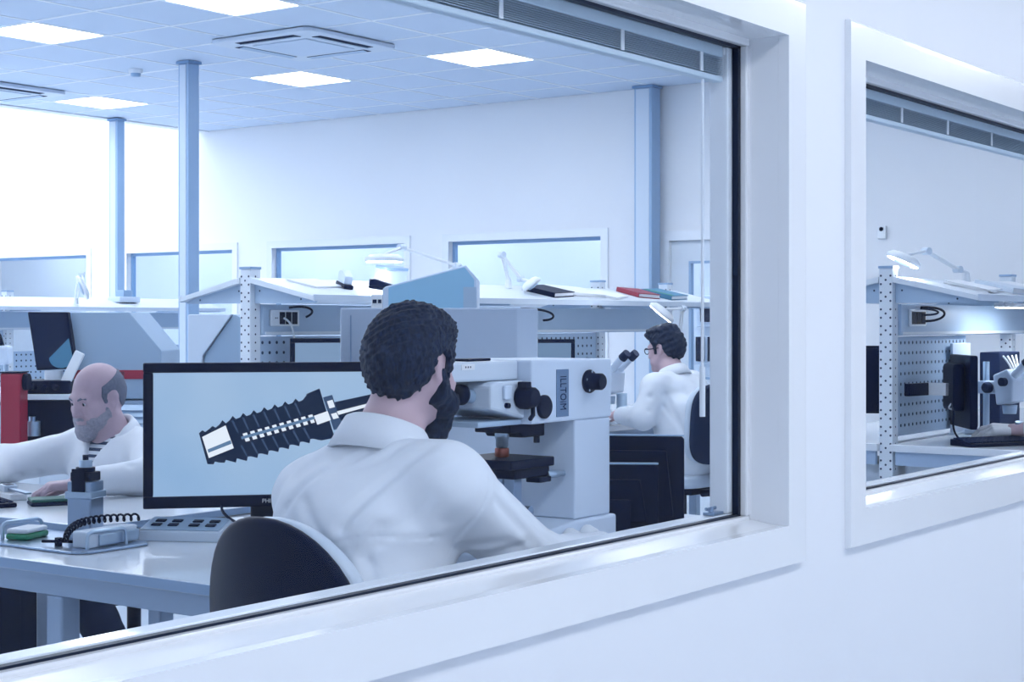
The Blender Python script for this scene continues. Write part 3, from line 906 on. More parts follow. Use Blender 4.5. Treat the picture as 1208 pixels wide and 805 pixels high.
# actuator block with coiled hose
ab = thing('actuator_block', (2.86, 3.385, .758), R(8), 'light grey rectangular actuator block on the plate', 'actuator')
MB().box(-.085, .105, -.028, .028, 0.0005, .044, .004).build('body', 'machine_light', ab)
MB().box(-.05, .105, -.036, -.0281, .004, .034, .003).build('side_rail', 'alu', ab)
MB().cyl((.105, 0, .022), (.128, 0, .022), .014).cyl((.128, 0, .022), (.136, 0, .022), .009).build('end_knob', 'black', ab)
pts = []
for k in range(150):
    t = k / 149; a = t * 2 * PI * 17
    c = bezier((2.775, 3.432, .775), (2.80, 3.45, .83), (2.90, 3.46, .818), (3.03, 3.43, .812), 149)[k]
    pts.append((c[0] + .0 * math.cos(a), c[1] + .009 * math.cos(a), c[2] + .009 * math.sin(a)))
tag(MB().tube(pts, .0032, 6).build('coiled_hose', 'black'), 'black coiled hose lying over the actuator block', 'hose')
sw = thing('clamp_lever', (2.775, 3.46, .758), R(-60), 'small black clamp lever with cross knob on the plate', 'lever')
MB().cyl((-.045, 0, .012), (.05, 0, .012), .004).build('rod', 'black', sw)
MB().cyl((0, 0, 0), (0, 0, .022), .010).build('hub', 'black', sw); MB().cyl((0, -.018, .014), (0, .018, .014), .006).build('cross_pin', 'black', sw)
# green trays
def tray(x, y, z, rz, lx, ly, h, mtop, mbody, label):
    t = thing('tray', (x, y, z), rz, label, 'tray', 'green plastic trays')
    MB().box(-lx, lx, -ly, ly, 0, h * .55, .006).build('tray_body', mbody, t)
    MB().box(-lx * .97, lx * .97, -ly * .96, ly * .96, h * .551, h, .006).build('lid', mtop, t)
    return t
tray(2.83, 3.66, .7585, R(20), .055, .034, .03, 'white_plastic', 'green', 'small green tray with a white lid on the plate')
tray(3.30, 4.14, .775, R(-30), .075, .05, .022, 'deep_green', 'trousers', 'flat dark green tray beside the bald man\'s hand')
o = thing('vial', (3.35, 4.06, .797), 0, 'white plastic vial standing on the dark green tray', 'vial')
MB().lathe([(.012, 0), (.017, .003), (.017, .04), (.013, .043)]).build('body', 'white_plastic', o); MB().lathe([(.0175, .0432), (.0175, .056), (.015, .058)]).build('cap', 'paper', o)

# precision tool and black keyboard pad before the bald man
kb = thing('keypad', (3.20, 4.36, .775), R(70), 'flat black keypad at the left edge of the raised table', 'keypad')
MB().box(-.19, .19, -.05, .05, 0, .014, .004).build('base', 'black', kb)
kk = MB().box(-.009, .009, -.008, .008, 0.0145, .020, .0015).mesh('key', 'trousers')
for i in range(14):
    for j in range(4):
        q = link('key', kk, kb); q.location = (-.168 + .0255 * i, -.034 + .023 * j, 0)
cal = thing('calliper', (3.33, 4.40, .775), R(70), 'steel calliper lying behind the black keypad', 'calliper')
MB().box(-.20, .12, -.010, .010, .030, .036, .001).build('beam', 'steel', cal)
MB().prism([(.06, -.010), (.12, -.010), (.12, -.055), (.105, -.055), (.09, -.015)], 'z', .030, .036).build('jaw', 'steel', cal)
MB().box(-.02, .05, -.022, .022, .022, .044, .003).build('slider', 'machine_light', cal)
MB().box(-.012, .03, -.012, .012, .0441, .046).build('display', 'black', cal)
o = MB().box(-.09, .09, -.028, .028, 0, .0215, .004).build('box', 'paper'); o.location = (3.335, 4.40, .775); o.rotation_euler = (0, 0, R(70)); o.name = 'flat_box'
tag(o, 'flat white box under the steel calliper', 'box')
# papers under the big monitor
for i, (x, y, a, sx, sy) in enumerate(((3.44, 3.50, 62, .10, .07), (3.30, 3.50, 50, .08, .055))):
    o = MB().box(-sx, sx, -sy, sy, 0.0005 + .002 * i, .002 + .002 * i).build('paper_sheet', 'paper'); o.location = (x, y, .75); o.rotation_euler = (0, 0, R(a))
    tag(o, ['larger sheet of white paper lying below the monitor', 'smaller sheet of paper lying on top under the left monitor corner'][i], 'paper', 'papers on the front table')
# ================================================================== measuring microscope beside the window
ms = thing('measuring_microscope', (2.95, 2.10, .75), 0, 'large white measuring microscope on the front table', 'microscope')
def M6(): 
    m = MB(); m.M = Matrix.Translation((-2.95, -2.10, -.75)); return m
YN, YB_ = 2.0, 2.21
M6().prism([(2.73, .752), (3.195, .752), (3.195, .905), (3.03, .905), (2.78, .885), (2.73, .86)], 'y', YN - .012, YB_ + .012, .006).build('base', 'machine_white', ms)
M6().box(3.036, 3.185, YN, YB_, .9055, 1.13, .004).build('column', 'machine_white', ms)
M6().prism([(2.86, 1.128), (2.885, 1.128), (3.185, 1.1302), (3.185, 1.265), (2.86, 1.268)], 'y', YN - .004, YB_, .005).build('arm', 'machine_white', ms)
# front head of the arm, set back, with binocular tube block
M6().box(2.62, 2.8595, YN + .03, YB_ - .005, 1.225, 1.266, .005).build('arm_front', 'machine_light', ms)
hd = M6().prism([(2.735, 1.165), (2.858, 1.140), (2.858, 1.224), (2.755, 1.224), (2.735, 1.215)], 'y', YN + .012, YB_ - .01, .006).build('binocular_head', 'machine_light', ms)
M6().box(2.70, 2.858, YN + .02, YB_ - .02, 1.128, 1.1395, .003).build('head_underside', 'pale_blue_paint', ms)
M6().box(2.755, 2.80, YN + .03, YN + .07, 1.123, 1.1279, .002).build('slider', 'trousers', ms)
for yy in (2.065, 2.135):
    e = M6().cyl((2.734, yy, 1.192), (2.705, yy, 1.196), .015).build('eyepiece_tube', 'machine_grey', ms)
    M6().lathe([(.019, 0), (.022, .004), (.022, .016), (.017, .022), (.012, .0225)], (2.708, yy, 1.196), (-1, 0, .1)).build('eyecup', 'black', e)
M6().box(2.775, 2.80, YN + .004, YN + .0115, 1.185, 1.215, .003).build('cover_plate', 'machine_white', ms)
M6().cyl((2.788, YN + .012, 1.172), (2.788, YN + .003, 1.172), .006).build('set_screw', 'black', ms)
kn = M6().lathe([(.026, 0), (.026, .022), (.022, .024), (.022, .036), (.018, .040)], (2.84, YN + .01, 1.188), (0, -1, 0), 10).build('filter_knob', 'black', ms)
M6().box(2.82, 2.838, YN - .02, YN + .005, 1.208, 1.222, .002).build('lug', 'black', kn)
M6().tube([(2.85, YN - .015, 1.172), (2.846, YN - .018, 1.150), (2.832, YN - .02, 1.142)], .005).build('lever', 'black', kn)
M6().lathe([(.026, 0), (.026, .006), (.023, .009)], (2.905, YN - .004, 1.165), (0, -1, 0), 32).build('round_cover', 'black', ms)
k2 = M6().lathe([(.026, 0), (.027, .005), (.024, .010), (.019, .011), (.019, .036), (.016, .040)], (3.085, YN - .004, 1.215), (0, -1, 0), 28).build('adjustment_knob', 'black', ms)
tag(dots([(3.085 - 2.95 + .0225 * math.cos(a), YN - .0146 - 2.10, 1.215 - .75 + .0225 * math.sin(a)) for a in (0.3, 1.6, 2.9, 4.2, 5.5)], .003, (0, -1, 0)).build('screws', 'alu', k2), kind='stuff')
lb = M6().box(2.955, 3.003, YN - .0060, YN - .0041, 1.140, 1.245, .0005).build('name_plate', 'plate_blue', ms)
tm = link('plate_lettering', text_mesh('ILLTOiM', .034, .0003, 'trousers', 'plate_lettering'), ms)
tm.rotation_euler = (PI / 2, PI / 2, 0); tm.location = (2.979 - 2.95, YN - .0064 - 2.10, 1.1925 - .75); tm.scale = (.62, 1, 1)
M6().box(2.655, 2.70, YN + .0285, YN + .0299, 1.250, 1.262).build('small_label', 'paper', ms)
tag(dots([(2.668 - 2.95, YN + .0283 - 2.10, 1.256 - .75), (2.676 - 2.95, YN + .0283 - 2.10, 1.256 - .75), (2.684 - 2.95, YN + .0283 - 2.10, 1.256 - .75)], .0022, (0, -1, 0)).build('label_marks', 'trousers', ms), kind='stuff')
M6().box(2.72, 2.80, YN + .06, YN + .10, 1.2665, 1.272, .002).build('top_slot', 'black', ms)
# nosepiece, objective, stage
nz_ = M6().prism([(2.86, 1.106), (2.86, 1.127), (2.99, 1.127), (2.99, 1.095), (2.905, 1.095), (2.895, 1.106)], 'y', 2.05, 2.15, .003).build('nosepiece', 'black', ms)
M6().cyl((2.972, 2.06, 1.095), (2.972, 2.06, 1.080), .007).build('lock_screw', 'black', nz_)
M6().lathe([(.016, 0), (.016, .012), (.014, .014), (.014, .030), (.011, .034)], (2.895, 2.10, 1.1055), (0, 0, -1)).build('objective', 'alu', ms)
M6().lathe([(.015, 0), (.016, .003), (.016, .018), (.012, .020)], (2.895, 2.10, 1.071), (0, 0, -1)).build('sample_holder', 'copper', ms)
st = M6().box(2.82, 2.985, 2.02, 2.19, 1.030, 1.0505, .003).build('stage_plate', 'black', ms)
M6().box(2.845, 2.98, 2.03, 2.18, 1.008, 1.0295, .003).build('stage_carriage', 'black', st)
M6().box(2.93, 2.975, 2.022, 2.06, .995, 1.0075, .002).build('stage_bracket', 'black', st)
M6().lathe([(.009, 0), (.009, .030), (.007, .031), (.007, .048), (.003, .052)], (2.976, 2.035, 1.010), (.95, -.3, 0)).build('micrometer', 'alu', st)
M6().cyl((2.90, 2.11, .889), (2.90, 2.11, 1.007), .020).build('stage_post', 'steel', ms)
M6().box(2.885, 2.915, 2.06, 2.088, .92, 1.007, .002).build('rack', 'steel', ms)
M6().cyl((2.935, 2.075, .905), (2.935, 2.075, .94), .010).cyl((2.935, 2.05, .93), (2.935, 2.10, .93), .012).build('clamp_screw', 'steel', ms)
for x_ in (2.985, 3.055):
    q = M6().lathe([(.022, 0), (.026, .004), (.026, .012), (.019, .030), (.015, .032)], (x_, YN - .0125, .868), (0, -1, 0), 24).build('focus_knob', 'white_plastic', ms)
    M6().lathe([(.012, 0), (.012, .008)], (x_, YN - .045, .868), (0, -1, 0), 20).build('knob_cap', 'black', q)
for (cx, cy) in ((2.76, 2.02), (3.16, 2.02), (2.76, 2.19), (3.16, 2.19)):
    M6().cyl((cx, cy, .7502), (cx, cy, .7521), .012).build('foot', 'black', ms)
cord('microscope_cable', bezier((2.735, 2.17, 1.128), (2.73, 2.19, 1.05), (2.72, 2.20, .95), (2.70, 2.26, .757)), .0035, 'black', 'thin black cable hanging straight down from the microscope head')
cord('lamp_cable', bezier((2.775, 2.185, 1.128), (2.80, 2.20, 1.08), (2.86, 2.25, 1.0), (2.92, 2.29, .757)), .005, 'black', 'thicker black cable slanting down behind the microscope stage')

# tall light grey instrument cabinet behind the man's head
cab = thing('instrument_cabinet', (3.94, 3.09, .75), R(YAW - 90), 'tall plain light grey instrument cabinet behind the dark-haired man', 'cabinet')
MB().prism([(-.30, -.12), (.235, -.12), (.298, -.05), (.298, .22), (-.30, .22)], 'z', 0.001, .642, .005).build('housing', 'machine_white', cab)
MB().box(-.296, .20, -.1225, -.1201, .02, .05).build('plinth_strip', 'desk_edge', cab)
MB().box(-.27, -.266, -.1222, -.1201, .06, .62).build('seam', 'desk_edge', cab)

# sky-blue wedge-topped machine further back
wm = thing('wedge_machine', (5.16, 4.10, 0), R(YAW - 90), 'machine with sky-blue sloping side panel and white front behind the grey cabinet', 'machine')
MB().prism([(-.19, 0), (.19, 0), (.19, 1.525), (.145, 1.578), (-.178, 1.492), (-.19, 1.48)], 'y', -.10, .40, .004).build('housing', 'machine_white', wm)
MB().prism([(-.165, .5), (.178, .5), (.178, 1.52), (.140, 1.569), (-.165, 1.488)], 'y', -.106, -.1005).build('side_panel', 'sky_blue', wm)
MB().box(.135, .187, -.111, -.1065, .9, 1.49).build('access_cover', 'pale_blue_paint', wm)
fs = MB().box(-.235, -.1905, -.10, .38, .4, 1.46, .003).build('front_plate', 'white_plastic', wm)
tag(MB().box(-.229, -.213, -.102, -.1001, 1.385, 1.40).box(-.229, -.213, -.102, -.1001, 1.425, 1.44).box(-.207, -.194, -.102, -.1001, 1.385, 1.40).box(-.207, -.194, -.102, -.1001, 1.425, 1.44).build('square_holes', 'trousers', fs), kind='stuff')

# two dark displays seen from behind on the rear table
def rear_monitor(x, y, rz, w, h, z0, label, base=True):
    r = thing('display', (x, y, .75), rz, label, 'monitor', 'dark displays seen from behind')
    MB().prism([(-w / 2 + .008, z0), (w / 2 - .008, z0), (w / 2, z0 + .01), (w / 2, z0 + h - .008), (w / 2 - .008, z0 + h), (-w / 2 + .008, z0 + h), (-w / 2, z0 + h - .008), (-w / 2, z0 + .01)], 'y', 0, .022, .003).build('housing', 'black', r)
    MB().prism([(-w / 2 + .03, z0 + .03), (w / 2 - .03, z0 + .03), (w / 2 - .05, z0 + h - .04), (-w / 2 + .05, z0 + h - .04)], 'y', -.02, -.0005, .004).build('back_cover', 'black', r)
    MB().box(-w / 2 + .01, w / 2 - .01, .0222, .024, z0 + .01, z0 + h - .01).build('screen', 'screen_off', r)
    MB().box(-w / 2, w / 2, -.002, .024, z0 + h + .0003, z0 + h + .004, .001).build('top_edge', 'column', r)
    MB().box(-.03, .03, -.035, -.0205, .004, z0 + h * .5, .004).build('stand_neck', 'black', r)
    MB().box(-.09, .09, -.09, .06, .0005, .012, .004).build('stand_base', 'black', r)
    return r
rear_monitor(3.93, 2.415, R(YAW - 90 - 8), .33, .255, .02, 'larger dark display seen from behind, right of the microscope column')
rear_monitor(3.735, 2.315, R(YAW - 90 - 4), .21, .185, .028, 'smaller dark display in front of the larger one, beside the microscope')
# ================================================================== office chairs
def outline_back(w, h, n=40, top=2.4, waist=.0):
    """closed outline in (y, z): superellipse-like back, z from 0 to h"""
    pts = []
    for i in range(n):
        t = 2 * PI * i / n
        cx, sx = math.cos(t), math.sin(t)
        e = 2 / top if sx > 0 else 2 / 4.0
        yy = w / 2 * math.copysign(abs(cx) ** e, cx)
        zz = h / 2 + h / 2 * math.copysign(abs(sx) ** e, sx)
        pts.append((yy, zz))
    return pts
def pillow(outl, x0, x1, edge, bend=0.0, lean=0.0, cy=0.0, rings=4):
    """rounded slab whose broad faces are outl (y,z); depth from x0 to x1; bend curves it forward at the sides"""
    n = len(outl)
    zc = sum(p[1] for p in outl) / n
    prof = []
    for k in range(rings + 1):
        a = PI / 2 * k / rings
        prof.append((x0 + edge * (1 - math.sin(a)), edge * (1 - math.cos(a) * 1.0)))
    # from the face centre outwards, around the edge, to the other face
    layers = [(x0, .985, None)]
    seq = []
    for s_ in (.35, .7):
        seq.append((x0, s_, 0))
    for k in range(rings + 1):
        a = PI / 2 * k / rings
        seq.append((x0 + edge * (1 - math.cos(a)), None, edge * (1 - math.sin(a))))
    for k in range(rings + 1):
        a = PI / 2 * k / rings
        seq.append((x1 - edge * (1 - math.sin(a)), None, edge * (1 - math.cos(a))))
    for s_ in (.7, .35):
        seq.append((x1, s_, 0))
    vs = []; fs = []
    def place(x, y, z): return (x + bend * y * y + lean * (z - zc), y + cy, z)
    for (x, sc_, ins) in seq:
        for (y, z) in outl:
            if sc_ is not None: yy, zz = y * sc_, zc + (z - zc) * sc_
            else:
                r = math.hypot(y, z - zc); q = max(0.0, (r - ins) / r) if r > 1e-6 else 1
                yy, zz = y * q, zc + (z - zc) * q
            vs.append(place(x, yy, zz))
    L = len(seq)
    for k in range(L - 1):
        for i in range(n):
            j = (i + 1) % n
            fs.append((k * n + i, k * n + j, (k + 1) * n + j, (k + 1) * n + i))
    a = len(vs); vs.append(place(x0, 0, zc)); b = len(vs); vs.append(place(x1, 0, zc))
    for i in range(n):
        j = (i + 1) % n
        fs.append((a, j, i)); fs.append((b, (L - 1) * n + i, (L - 1) * n + j))
    m = MB(); m.add(vs, fs, True)
    return m

def office_chair(x, y, rz, label, shell, cushion, seat_z=.48, back_z0=.56, back_h=.44, back_w=.42, back_x=-.22, lean=-.08, top=2.2, rim=None):
    c = thing('office_chair', (x, y, 0), rz, label, 'chair', 'office chairs')
    o_ = outline_back(back_w, back_h, 44, top)
    o2 = [(p[0] * .985, (p[1] - back_h / 2) * .985 + back_h / 2) for p in o_]
    def up(m):
        m.v = [(v[0], v[1], v[2] + back_z0) for v in m.v]; return m
    up(pillow(o_, back_x - .030, back_x - .004, .012, .9, lean)).build('back_shell', shell, c)
    up(pillow(o2, back_x - .0035, back_x + .040, .018, .9, lean)).build('back_cushion', cushion, c)
    so = [(math.copysign(abs(math.cos(2 * PI * i / 40)) ** .55, math.cos(2 * PI * i / 40)) * .23, math.copysign(abs(math.sin(2 * PI * i / 40)) ** .55, math.sin(2 * PI * i / 40)) * .22) for i in range(40)]
    p = pillow(so, 0, .07, .025)
    p.v = [(v[1] + .03, v[2], seat_z - .07 + v[0]) for v in p.v]
    p.f = [tuple(f) for f in p.f]
    p.build('seat', cushion, c)
    MB().tube([(back_x - .036, 0, back_z0 + .20), (back_x - .05, 0, back_z0 + .0), (back_x - .03, 0, seat_z - .09), (back_x + .10, 0, seat_z - .105)], .022, 10).build('back_bar', 'black', c)
    MB().cyl((back_x - .045, .02, back_z0 - .03), (back_x - .045, .075, back_z0 - .03), .018).build('height_knob', 'black', c)
    MB().box(-.12, .14, -.08, .08, seat_z - .115, seat_z - .0705, .008).build('mechanism', 'black', c)
    MB().cyl((-.02, -.08, seat_z - .095), (-.02, -.24, seat_z - .10), .007).cyl((-.02, -.20, seat_z - .10), (-.02, -.25, seat_z - .10), .013).build('seat_lever', 'black', c)
    MB().cyl((0, 0, .10), (0, 0, seat_z - .1155), .026).build('gas_lift', 'black', c)
    for k in range(5):
        a = 2 * PI * k / 5 + .3
        l = MB().tube([(.02 * math.cos(a), .02 * math.sin(a), .115), (.29 * math.cos(a), .29 * math.sin(a), .075)], [.028, .016], 8).build('base_arm', 'black', c)
        MB().cyl((.29 * math.cos(a) - .018 * math.sin(a), .29 * math.sin(a) + .018 * math.cos(a), .026), (.29 * math.cos(a) + .018 * math.sin(a), .29 * math.sin(a) - .018 * math.cos(a), .026), .026).cyl((.29 * math.cos(a), .29 * math.sin(a), .03), (.29 * math.cos(a), .29 * math.sin(a), .08), .008).build('caster', 'black_gloss', l)
    return c
office_chair(2.435, 2.125, R(-4), 'office chair with black shell and pale rim nearest the window', 'chair_shell', 'machine_light', back_z0=.50, back_h=.485, back_w=.43, back_x=-.205, lean=-.10, top=2.15)
office_chair(7.80, 4.43, R(84), 'dark blue upholstered office chair of the man in glasses', 'black_fabric', 'machine_light', seat_z=.52, back_z0=.58, back_h=.44, back_w=.43, back_x=-.235, lean=-.06, top=3.4)
office_chair(4.86, 2.42, R(180 - 28), 'office chair with low rounded grey back at the lower right of the window', 'grey_fabric', 'grey_fabric', seat_z=.42, back_z0=.42, back_h=.40, back_w=.44, back_x=-.20, top=2.1)
office_chair(4.05, 4.62, R(176), 'office chair hidden under the bald man', 'chair_shell', 'black_fabric', seat_z=.44, back_z0=.50, back_h=.38, back_w=.40, back_x=-.25)
# ================================================================== people: smooth implicit surfaces -> one continuous mesh
class Body:
    def __init__(self):
        self.caps = []; self.ells = []; self.subs = []
        self.T = Matrix.Identity(4)
    def cap(self, a, b, ra, rb=None, k=.02):
        a = self.T @ Vector(a); b = self.T @ Vector(b)
        self.caps.append((np.array(a), np.array(b), ra, ra if rb is None else rb, k)); return self
    def chain(self, pts, rs, k=.02):
        for i in range(len(pts) - 1): self.cap(pts[i], pts[i + 1], rs[i], rs[i + 1], k)
        return self
    def ell(self, c, r, k=.02, rot=None):
        M3 = self.T.to_3x3() @ (rot.to_matrix() if rot is not None else Matrix.Identity(3))
        self.ells.append((np.array(self.T @ Vector(c)), np.array(r), np.array(M3), k)); return self
    def sub(self, c, r, k=.006):
        self.subs.append((np.array(self.T @ Vector(c)), np.array(r), np.array(self.T.to_3x3()), k)); return self

def d_cap(P, c):
    a, b, ra, rb, k = c
    ab = b - a; L = float(ab @ ab) + 1e-12
    t = np.clip(((P - a) @ ab) / L, 0, 1)
    return np.linalg.norm(P - a - t[:, None] * ab, axis=1) - (ra + (rb - ra) * t)
def d_ell(P, e):
    c, r, M, k = e
    q = (P - c) @ M
    k0 = np.linalg.norm(q / r, axis=1); k1 = np.linalg.norm(q / (r * r), axis=1)
    return k0 * (k0 - 1.0) / np.maximum(k1, 1e-9)
def smin(a, b, k):
    h = np.clip(.5 + .5 * (b - a) / k, 0, 1)
    return b * (1 - h) + a * h - k * h * (1 - h)

def sdf_mesh(body, cell, post=None, infl=0.0, name='body', m='skin', pad=.03):
    prims = [(d_cap, c, c[4]) for c in body.caps] + [(d_ell, e, e[3]) for e in body.ells]
    lo = np.full(3, 1e9); hi = -lo
    for c in body.caps:
        for p, r in ((c[0], c[2]), (c[1], c[3])):
            lo = np.minimum(lo, p - r); hi = np.maximum(hi, p + r)
    for e in body.ells:
        r = float(max(e[1])); lo = np.minimum(lo, e[0] - r); hi = np.maximum(hi, e[0] + r)
    lo = lo - infl - pad; hi = hi + infl + pad
    NB = 14
    nb = np.ceil((hi - lo) / (cell * NB)).astype(int)
    bs = cell * NB; hd = bs * math.sqrt(3) / 2
    I, J, K = np.meshgrid(*[np.arange(n) for n in nb], indexing='ij')
    bidx = np.stack([I.ravel(), J.ravel(), K.ravel()], 1)
    cen = lo + (bidx + .5) * bs
    D = np.stack([f(cen, c) for f, c, k in prims], 1)
    mn = D.min(1) - infl
    keep = (mn < hd + .035) & (mn > -hd - .12)
    dims = nb * NB + 2
    def key(i, j, k): return (i * dims[1] + j) * dims[2] + k
    g = np.arange(NB + 1)
    GI, GJ, GK = np.meshgrid(g, g, g, indexing='ij')
    G = np.stack([GI.ravel(), GJ.ravel(), GK.ravel()], 1)
    keys = []; verts = []; quads = []
    for bi in np.nonzero(keep)[0]:
        base = bidx[bi] * NB
        P = lo + (base + G) * cell
        use = np.nonzero(D[bi] < D[bi].min() + 2 * hd + .06)[0]
        d = None
        for q in use:
            f, c, k = prims[q]
            x = f(P, c)
            d = x if d is None else smin(d, x, k)
        d = d - infl
        for s_ in body.subs:
            if np.linalg.norm(cen[bi] - s_[0]) < hd + float(max(s_[1])) + .03:
                x = -d_ell(P, s_)
                h = np.clip(.5 - .5 * (d - x) / s_[3], 0, 1)
                d = d * (1 - h) + x * h + s_[3] * h * (1 - h)
        if post is not None: d = post(P, d)
        V = d.reshape(NB + 1, NB + 1, NB + 1)
        S_ = V < 0
        if S_.all() or not S_.any(): continue
        # one vertex per mixed cell
        acc = np.zeros((NB, NB, NB, 3)); cnt = np.zeros((NB, NB, NB))
        cs = {}
        for a in (0, 1):
            for b in (0, 1):
                for c in (0, 1):
                    cs[a, b, c] = V[a:NB + a, b:NB + b, c:NB + c]
        for e0 in cs:
            for ax in range(3):
                if e0[ax]: continue
                e1 = list(e0); e1[ax] = 1; e1 = tuple(e1)
                A, B = cs[e0], cs[e1]
                mx = (A < 0) != (B < 0)
                t = np.where(mx, A / np.where(mx, A - B, 1), 0)
                for q in range(3):
                    acc[..., q] += np.where(mx, e0[q] + (t if q == ax else 0), 0)
                cnt += mx
        ci, cj, ck = np.nonzero(cnt)
        if len(ci) == 0: continue
        pos = acc[ci, cj, ck] / cnt[ci, cj, ck][:, None]
        loc = np.stack([ci, cj, ck], 1) + base
        keys.append(key(loc[:, 0], loc[:, 1], loc[:, 2])); verts.append(lo + (loc + pos) * cell)
        # quads around sign-changing grid edges that start inside this block
        for ax in range(3):
            sl0 = [slice(0, NB)] * 3; sl1 = [slice(0, NB)] * 3; sl1[ax] = slice(1, NB + 1)
            A = S_[tuple(sl0)]; B = S_[tuple(sl1)]
            for flip, mask in ((False, A & ~B), (True, ~A & B)):
                i, j, k = np.nonzero(mask)
                if len(i) == 0: continue
                c = np.stack([i, j, k], 1) + base
                u, v = (ax + 1) % 3, (ax + 2) % 3
                def off(du, dv):
                    q = c.copy(); q[:, u] -= du; q[:, v] -= dv
                    return key(q[:, 0], q[:, 1], q[:, 2])
                quad = np.stack([off(0, 0), off(1, 0), off(1, 1), off(0, 1)], 1)
                quads.append(quad[:, ::-1] if flip else quad)
    keys = np.concatenate(keys); verts = np.concatenate(verts); quads = np.concatenate(quads)
    o = np.argsort(keys); keys = keys[o]; verts = verts[o]
    ix = np.searchsorted(keys, quads.ravel()); ix = np.minimum(ix, len(keys) - 1)
    ok = (keys[ix] == quads.ravel()).reshape(-1, 4).all(1)
    quads = ix.reshape(-1, 4)[ok]
    me = bpy.data.meshes.new(name)
    me.vertices.add(len(verts)); me.vertices.foreach_set('co', verts.astype(np.float32).ravel())
    me.loops.add(quads.size); me.loops.foreach_set('vertex_index', quads.astype(np.int32).ravel())
    me.polygons.add(len(quads))
    me.polygons.foreach_set('loop_start', np.arange(0, quads.size, 4, dtype=np.int32))
    me.polygons.foreach_set('loop_total', np.full(len(quads), 4, dtype=np.int32))
    me.polygons.foreach_set('use_smooth', np.ones(len(quads), dtype=bool))
    me.update(calc_edges=True); me.validate()
    me.materials.append(MATS[m])
    return me

def sd_poly(Q, poly):
    """signed distance to a closed 2D polygon (negative inside)"""
    poly = np.array(poly, float)
    d = np.full(len(Q), 1e9); ins = np.zeros(len(Q), bool)
    n = len(poly)
    for i in range(n):
        a = poly[i]; b = poly[(i + 1) % n]
        e = b - a; w = Q - a
        t = np.clip((w @ e) / (e @ e), 0, 1)
        d = np.minimum(d, np.linalg.norm(w - t[:, None] * e, axis=1))
        c = ((a[1] > Q[:, 1]) != (b[1] > Q[:, 1])) & (Q[:, 0] < (b[0] - a[0]) * (Q[:, 1] - a[1]) / (b[1] - a[1] + 1e-12) + a[0])
        ins ^= c
    return np.where(ins, -d, d)

def folds(lines):
    """lines: (a, b, width, amplitude); positive amplitude makes a groove"""
    L = [(np.array(a, float), np.array(b, float), w, A) for a, b, w, A in lines]
    def f(P):
        out = np.zeros(len(P))
        for a, b, w, A in L:
            ab = b - a; t = np.clip(((P - a) @ ab) / (ab @ ab), 0, 1)
            r2 = ((P - a - t[:, None] * ab) ** 2).sum(1)
            out += A * np.exp(-r2 / (w * w))
        return out
    return f
def ripple(P, amp=.0025, s=1.0, ph=0.0):
    x, y, z = P[:, 0] * s, P[:, 1] * s, P[:, 2] * s
    return amp * (np.sin(23 * x + 9 * y + 17 * z + ph) + .7 * np.sin(-15 * x + 31 * y + 12 * z + 1.7 + ph) + .5 * np.sin(41 * z - 27 * y + 19 * x + .6 + ph))

def add_head(B, T, ears=True, nose=1.0, chin=1.0):
    old = B.T; B.T = T
    B.ell((-.014, 0, .036), (.096, .075, .088), .02)
    B.ell((-.030, 0, .010), (.082, .070, .080), .02)
    B.ell((.030, 0, -.022), (.060, .060, .088), .03)
    B.cap((.055, -.045, -.062), (.078, -.012, -.092), .019, .020, .02); B.cap((.055, .045, -.062), (.078, .012, -.092), .019, .020, .02)
    B.cap((.0, -.058, -.035), (.055, -.045, -.062), .016, .019, .02); B.cap((.0, .058, -.035), (.055, .045, -.062), .016, .019, .02)
    B.ell((.082, 0, -.096), (.020, .024, .018), .015)
    B.cap((.083, -.034, .028), (.083, .034, .028), .010, .010, .015)
    B.cap((.088, 0, .018), (.104 * nose + .004, 0, -.024), .009, .012, .010)
    for s in (-1, 1):
        B.ell((.100, s * .011, -.029), (.010, .009, .008), .006)
        B.ell((.062, s * .043, -.018), (.026, .018, .020), .02)
        B.ell((.078, s * .031, .008), (.014, .0145, .0125), .004)
        if ears:
            B.T = T @ Matrix.Translation((-.012, s * .0765, -.004)) @ Matrix.Rotation(s * R(-18), 4, 'Z') @ Matrix.Rotation(R(-12), 4, 'Y')
            B.ell((0, 0, .004), (.020, .0075, .030), .006)
            B.cap((.006, 0, -.024), (.004, 0, -.012), .008, .009, .006)
            B.sub((.003, s * .011, -.001), (.011, .008, .016), .004)
            B.T = T
        B.sub((.104, s * .032, .009), (.016, .018, .010), .010)
    B.cap((.091, -.019, -.057), (.091, .019, -.057), .0065, .0065, .006); B.cap((.089, -.017, -.068), (.089, .017, -.068), .007, .007, .006)
    B.T = old
def skull_only(T, grow=0.0):
    B = Body(); B.T = T
    B.ell((-.014, 0, .036), (.096 + grow, .075 + grow, .088 + grow), .02)
    B.ell((-.030, 0, .010), (.082 + grow, .070 + grow, .080 + grow), .02)
    B.ell((.022, 0, .0), (.064 + grow, .064 + grow, .075 + grow), .02)
    return B
def jaw_only(T, grow=0.0, long=0.0):
    B = Body(); B.T = T
    for s in (-1, 1):
        B.cap((.0, s * .060, -.01), (.004, s * .058, -.045), .012 + grow, .016 + grow, .02)
        B.cap((.0, s * .058, -.035), (.055, s * .045, -.064), .016 + grow, .019 + grow, .02)
        B.cap((.055, s * .045, -.064), (.080, s * .010, -.092), .019 + grow, .021 + grow, .02)
        B.cap((.088, s * .026, -.060), (.094, s * .006, -.045), .004 + grow * .6, .004 + grow * .6, .008)
    B.ell((.080, 0, -.098 - long * .4), (.024 + grow, .032 + grow, .022 + grow + long), .02)
    return B
